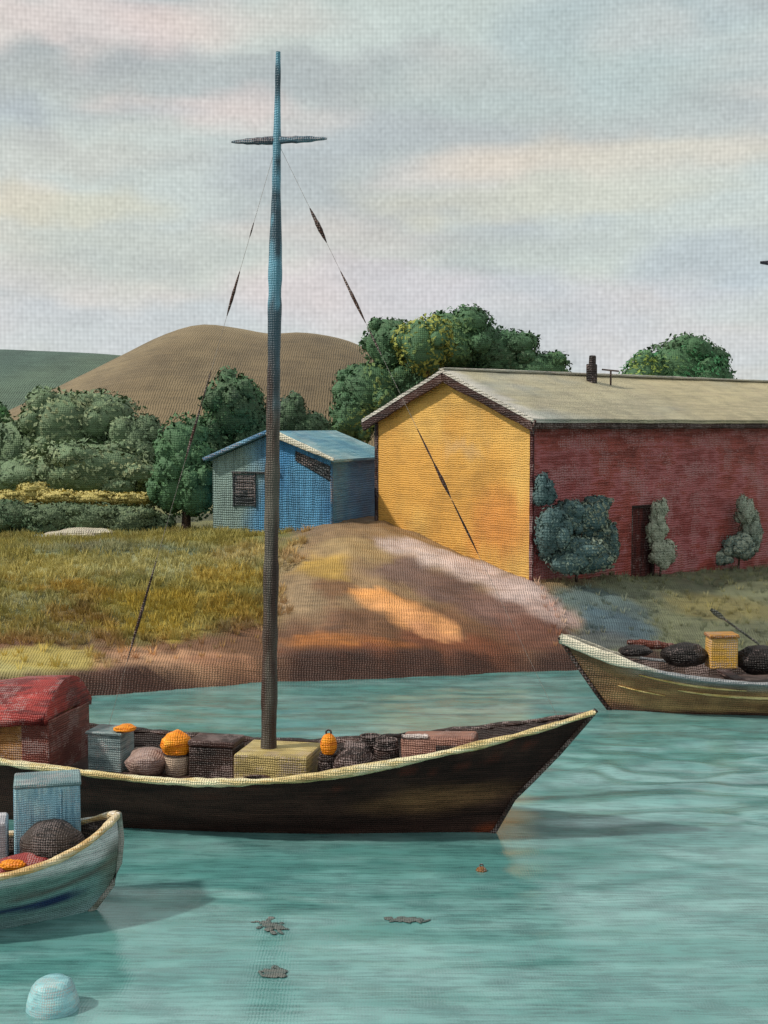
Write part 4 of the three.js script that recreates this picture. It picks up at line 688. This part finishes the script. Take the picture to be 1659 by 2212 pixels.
// the tan boat at the right
{
  const yaw = Math.PI + 3 * RAD, fx = 6.36, fd = 37.2, o = thing('sailing_boat', 'tan wooden boat with a white bow rail moored at the right edge', 'boat', [fx, 0, -fd], yaw);
  // forward is to the left of the picture
  const sheer = table([[-9, 1.2], [-6, 1.02], [-4, 0.98], [-2.5, 1.04], [-1.2, 1.18], [0, 1.45], [0.8, 1.74], [1.4, 2.05]]);
  const H = hullTools({ stern: -9.5, stem: [[-0.8, -0.7], [-0.1, -0.1], [0.02, 0.05], [0.36, 0.5], [0.9, 1.28], [1.42, 2.06]], sheer, beam: 1.55, keel: -0.7, widest: 0.45, full: 2.4, sternK: 0.7 });
  const hm = mat({ map: neutral({ s: 301, marks: 0.35, fleck: 0.08 }), dist: 37, vc: true, rough: 0.45, bump: 0.72 });
  const hull = H.shell(0); tint(hull, (x, y, z) => { const n = fbm(x * 0.7, y * 6, 305, 4) - 0.5, n2 = fbm(x * 1.6, y * 16, 307, 3) - 0.5, k = y / sheer(x); let c = mix3(C(156, 112, 74), C(192, 150, 102), smooth(-0.15, 0.2, n)); c = mix3(c, C(100, 62, 48), smooth(0.16, 0.04, k + n * 0.2)); c = mix3(c, C(88, 70, 56), 0.7 * smooth(-0.6, 0.9, x + n) ); c = mix3(c, C(150, 144, 138), smooth(0.78, 0.9, k + n * 0.2) * smooth(0.4, -1.2, x)); return c.map((v) => v * (1 + n2 * 0.5)); });
  part('hull', hull, hm, o);
  part('lining', H.shell(0.06, 0.3, 0.99), mat({ colors: [C(44, 32, 30), C(72, 56, 50), C(104, 84, 76)], s: 308, dist: 37 }), o);
  part('deck', H.deck((u) => 0.72 + Math.pow(Math.max(0, u - 0.65), 2) * 6), mat({ colors: [C(50, 38, 36), C(82, 66, 60), C(120, 106, 100)], s: 309, dist: 37 }), o);
  for (const side of [1, -1]) { const g = sweep(H.rail(side, 120), (i, t) => [0.05 + 0.025 * hash(i >> 1, side + 7, 55), (0.03 + 0.06 * fbm(i * 0.19, 7 + side, 57, 3)) * (1 + smooth(0.8, 0.95, t) * 1.4)], 10); tint(g, (x, y, z) => { const n = fbm(x * 2, 3, 311, 3) - 0.5; return mix3(C(160, 162, 166), C(232, 222, 200), smooth(-1.2, -0.2, x + n)); }); part('gunwale', g, mat({ map: neutral({ s: 312 + side, marks: 0.3 }), dist: 37, vc: true, rough: 0.4 }), o).userData.label = 'rail, white at the bow'; }
  part('stem_post', sweep([[-0.1, -0.1], [0.02, 0.05], [0.36, 0.5], [0.9, 1.28], [1.42, 2.08]].map(([x, y]) => V3(x + 0.02, y, 0)), () => [0.06, 0.06], 8), brownTrim, o);
  const straw = mat({ colors: [C(190, 150, 82), C(216, 182, 112), C(226, 200, 140)], s: 315, dist: 37, rough: 0.4, fleck: 0.02 });
  for (const [k, u0, u1, r] of [[0.8, 0.6, 0.86, 0.03], [0.62, 0.35, 0.78, 0.04], [0.42, 0.82, 0.93, 0.02]]) part('strake', sweep(Array.from({ length: 50 }, (_, i) => H.pt(lerp(u0, u1, i / 49), 0.7 / 2.1 + k * (1 - 0.7 / 2.1), -1).add(V3(0, 0, -0.012))), (i, t) => { const q = r * Math.sin(clamp(t * 0.96 + 0.02) * Math.PI) ** 0.5 * (0.5 + 0.9 * fbm(i * 0.3, k * 9, 59, 2)); return [0.02, q + 0.004]; }, 8), straw, o).userData.label = 'straw coloured strake';
  // its mast stands just outside the picture; one end of the crosstree shows
  o.updateMatrixWorld(true);
  const mx = o.worldToLocal(at(1735, 1420, 37.4)), top = 14;
  const mast = part('mast', sweep(lineTo(V3(mx.x, 0.7, 0), V3(mx.x, top, 0), 20), (i, t) => [0.15 * (1 - 0.6 * t), 0.15 * (1 - 0.6 * t)], 12), brownTrim, o);
  const e1 = o.worldToLocal(at(1643, 567, 37.4)), e2 = o.worldToLocal(at(1830, 572, 37.4)); e1.z = e2.z = 0;
  part('crosstree', sweep(lineTo(e1, e2, 12), (i, t) => { const r = 0.09 * (1 - Math.pow(Math.abs(t - 0.5) * 2, 3) * 0.6); return [r, r * (0.8 + 0.5 * hash(i, 5, 61))]; }, 10), mat({ colors: [C(52, 48, 60), C(84, 80, 92)], s: 316, dist: 37 }), mast);
  part('thwart', box(0.35, 0.08, 2.5, -3.6, 0.86, 0, 0.02), brownTrim, o);
}
{
  const B = mat({ colors: [C(20, 18, 18), C(34, 28, 28), C(52, 44, 42)], s: 321, dist: 37, bump: 1.0, fleck: 0.06 });
  let p = at(1478, 1410, 37.3); solo('net_heap', lump(0.62, 0.34, 0.5, 0.18, 51, 5, 2.4), B, 'black oval heap of nets in the tan boat, left of the yellow box', 'net heap', [p.x, p.y - 0.06, p.z]);
  p = at(1558, 1430, 37.2); const bx = thing('fish_box', 'yellow fish box standing in the tan boat at the right edge', 'box', [p.x, p.y - 0.14, p.z], 0.05);
  const yel = mat({ colors: [C(196, 142, 48), C(222, 168, 66), C(206, 160, 90)], s: 322, dist: 37, fleck: 0.14, rough: 0.45 });
  part('body', wobble(box(0.78, 0.86, 0.6, 0, 0.43, 0, 0.04), 0.03, 3, 25), yel, bx); part('lid', wobble(box(0.84, 0.1, 0.66, 0, 0.9, 0, 0.03), 0.02, 3, 26), mat({ colors: [C(150, 96, 40), C(196, 140, 60)], s: 323, dist: 37 }), bx);
  p = at(1642, 1422, 37.3); solo('net_heap', lump(0.66, 0.4, 0.5, 0.2, 52, 5, 2.6), B, 'black heap of nets right of the yellow box at the picture edge', 'net heap', [p.x, p.y - 0.06, p.z]);
  p = at(1408, 1392, 37.6); solo('sail_roll', sweep(Array.from({ length: 24 }, (_, i) => V3(-0.7 + i * 0.062, 0.12 - i * 0.006 + Math.sin(i) * 0.012, 0)), (i, t) => { const r = 0.13 * Math.sin(clamp(t * 0.9 + 0.06) * Math.PI) ** 0.5 * (0.85 + 0.3 * hash(i, 2, 63)); return [r, r]; }, 12), mat({ colors: [C(74, 34, 26), C(104, 54, 42), C(126, 76, 62)], s: 324, dist: 37 }), 'rolled reddish brown sail on the far side of the tan boat', 'sail roll', [p.x, p.y - 0.06, p.z]);
  p = at(1372, 1402, 37.2); solo('sack', lump(0.48, 0.16, 0.4, 0.2, 53, 4, 2.6), B, 'low dark sack nearest the bow of the tan boat', 'sack', [p.x, p.y - 0.05, p.z]);
  const a = at(1535, 1316, 37.6), b = at(1640, 1392, 37.4), oar = thing('oar', 'grey oar leaning out of the tan boat above the yellow box', 'oar', [b.x, b.y, b.z]);
  const la = a.clone().sub(b), oarM = mat({ colors: [C(70, 72, 66), C(100, 102, 92)], s: 325, dist: 37 });
  part('shaft', sweep(lineTo(V3(0, 0, 0), la.clone().multiplyScalar(0.72), 8), () => [0.032, 0.032], 8), oarM, oar); part('blade', sweep(lineTo(la.clone().multiplyScalar(0.7), la, 12), (i, t) => [0.02, 0.03 + 0.05 * Math.sin(clamp(t * 1.05) * Math.PI * 0.9)], 8), oarM, oar);
}

// ------------------------------------------------------------------ things afloat
{
  let p = onWater(1040, 1882); const fl = thing('float', 'tiny brown float on the water below the black bow', 'float', [p.x, 0, p.z]);
  part('body', lump(0.1, 0.09, 0.1, 0.15, 71, 3), mat({ colors: [C(84, 52, 24), C(122, 80, 34)], s: 331, dist: 23 }), fl); part('eye', new THREE.TorusGeometry(0.03, 0.012, 6, 12).translate(0, 0.1, 0), darkWood, fl);
  p = onWater(115, 2178); const by = thing('mooring_buoy', 'pale blue mooring buoy half sunk in the water at bottom left', 'buoy', [p.x, 0, p.z]);
  part('body', (() => { const g = lump(0.36, 0.5, 0.36, 0.06, 72, 4), p = g.attributes.position; for (let i = 0; i < p.count; i++) p.setY(i, Math.min(p.getY(i), 0.36 + p.getY(i) * 0.1)); g.computeVertexNormals(); return g; })(), mat({ colors: [C(126, 176, 184), C(148, 196, 202), C(160, 196, 196)], s: 332, dist: 18, rough: 0.4, bump: 0.15 }), by);
  const reflFleckM = mat({ colors: [C(70, 84, 84), C(92, 104, 102), C(106, 108, 104)], s: 334, dist: 20, rough: 0.5 });
  const reflFlecks = (px, py, w, l, s, label) => { const q = onWater(px, py), g = merge(Array.from({ length: 26 }, (_, i) => { const k = rnd(), h = lump(0.025 + 0.06 * k * k, 0.012, 0.03 + 0.07 * rnd(), 0.4, s + i, 2, 3), r = Math.pow(rnd(), 0.8) * 0.55, a = rnd() * 6.28; h.rotateY(rnd() * 6.28); h.translate(r * Math.cos(a) * w, 0.008, r * Math.sin(a) * l); return h; })); solo('reflection_flecks', g, reflFleckM, label, 'reflection_flecks', [q.x, 0, q.z]); };  // small dark pieces added to stand for brush marks and reflections in the water
  reflFlecks(585, 2000, 0.7, 0.6, 81, 'dark flecks added for brush marks and reflections between the two boats, upper of two patches'); reflFlecks(870, 1988, 0.75, 0.25, 82, 'strip of dark flecks added for reflections in the water below the middle of the black boat'); reflFlecks(592, 2100, 0.4, 0.35, 83, 'small patch of dark flecks added for water reflections nearest the bottom edge');
}

renderer.render(scene, camera);
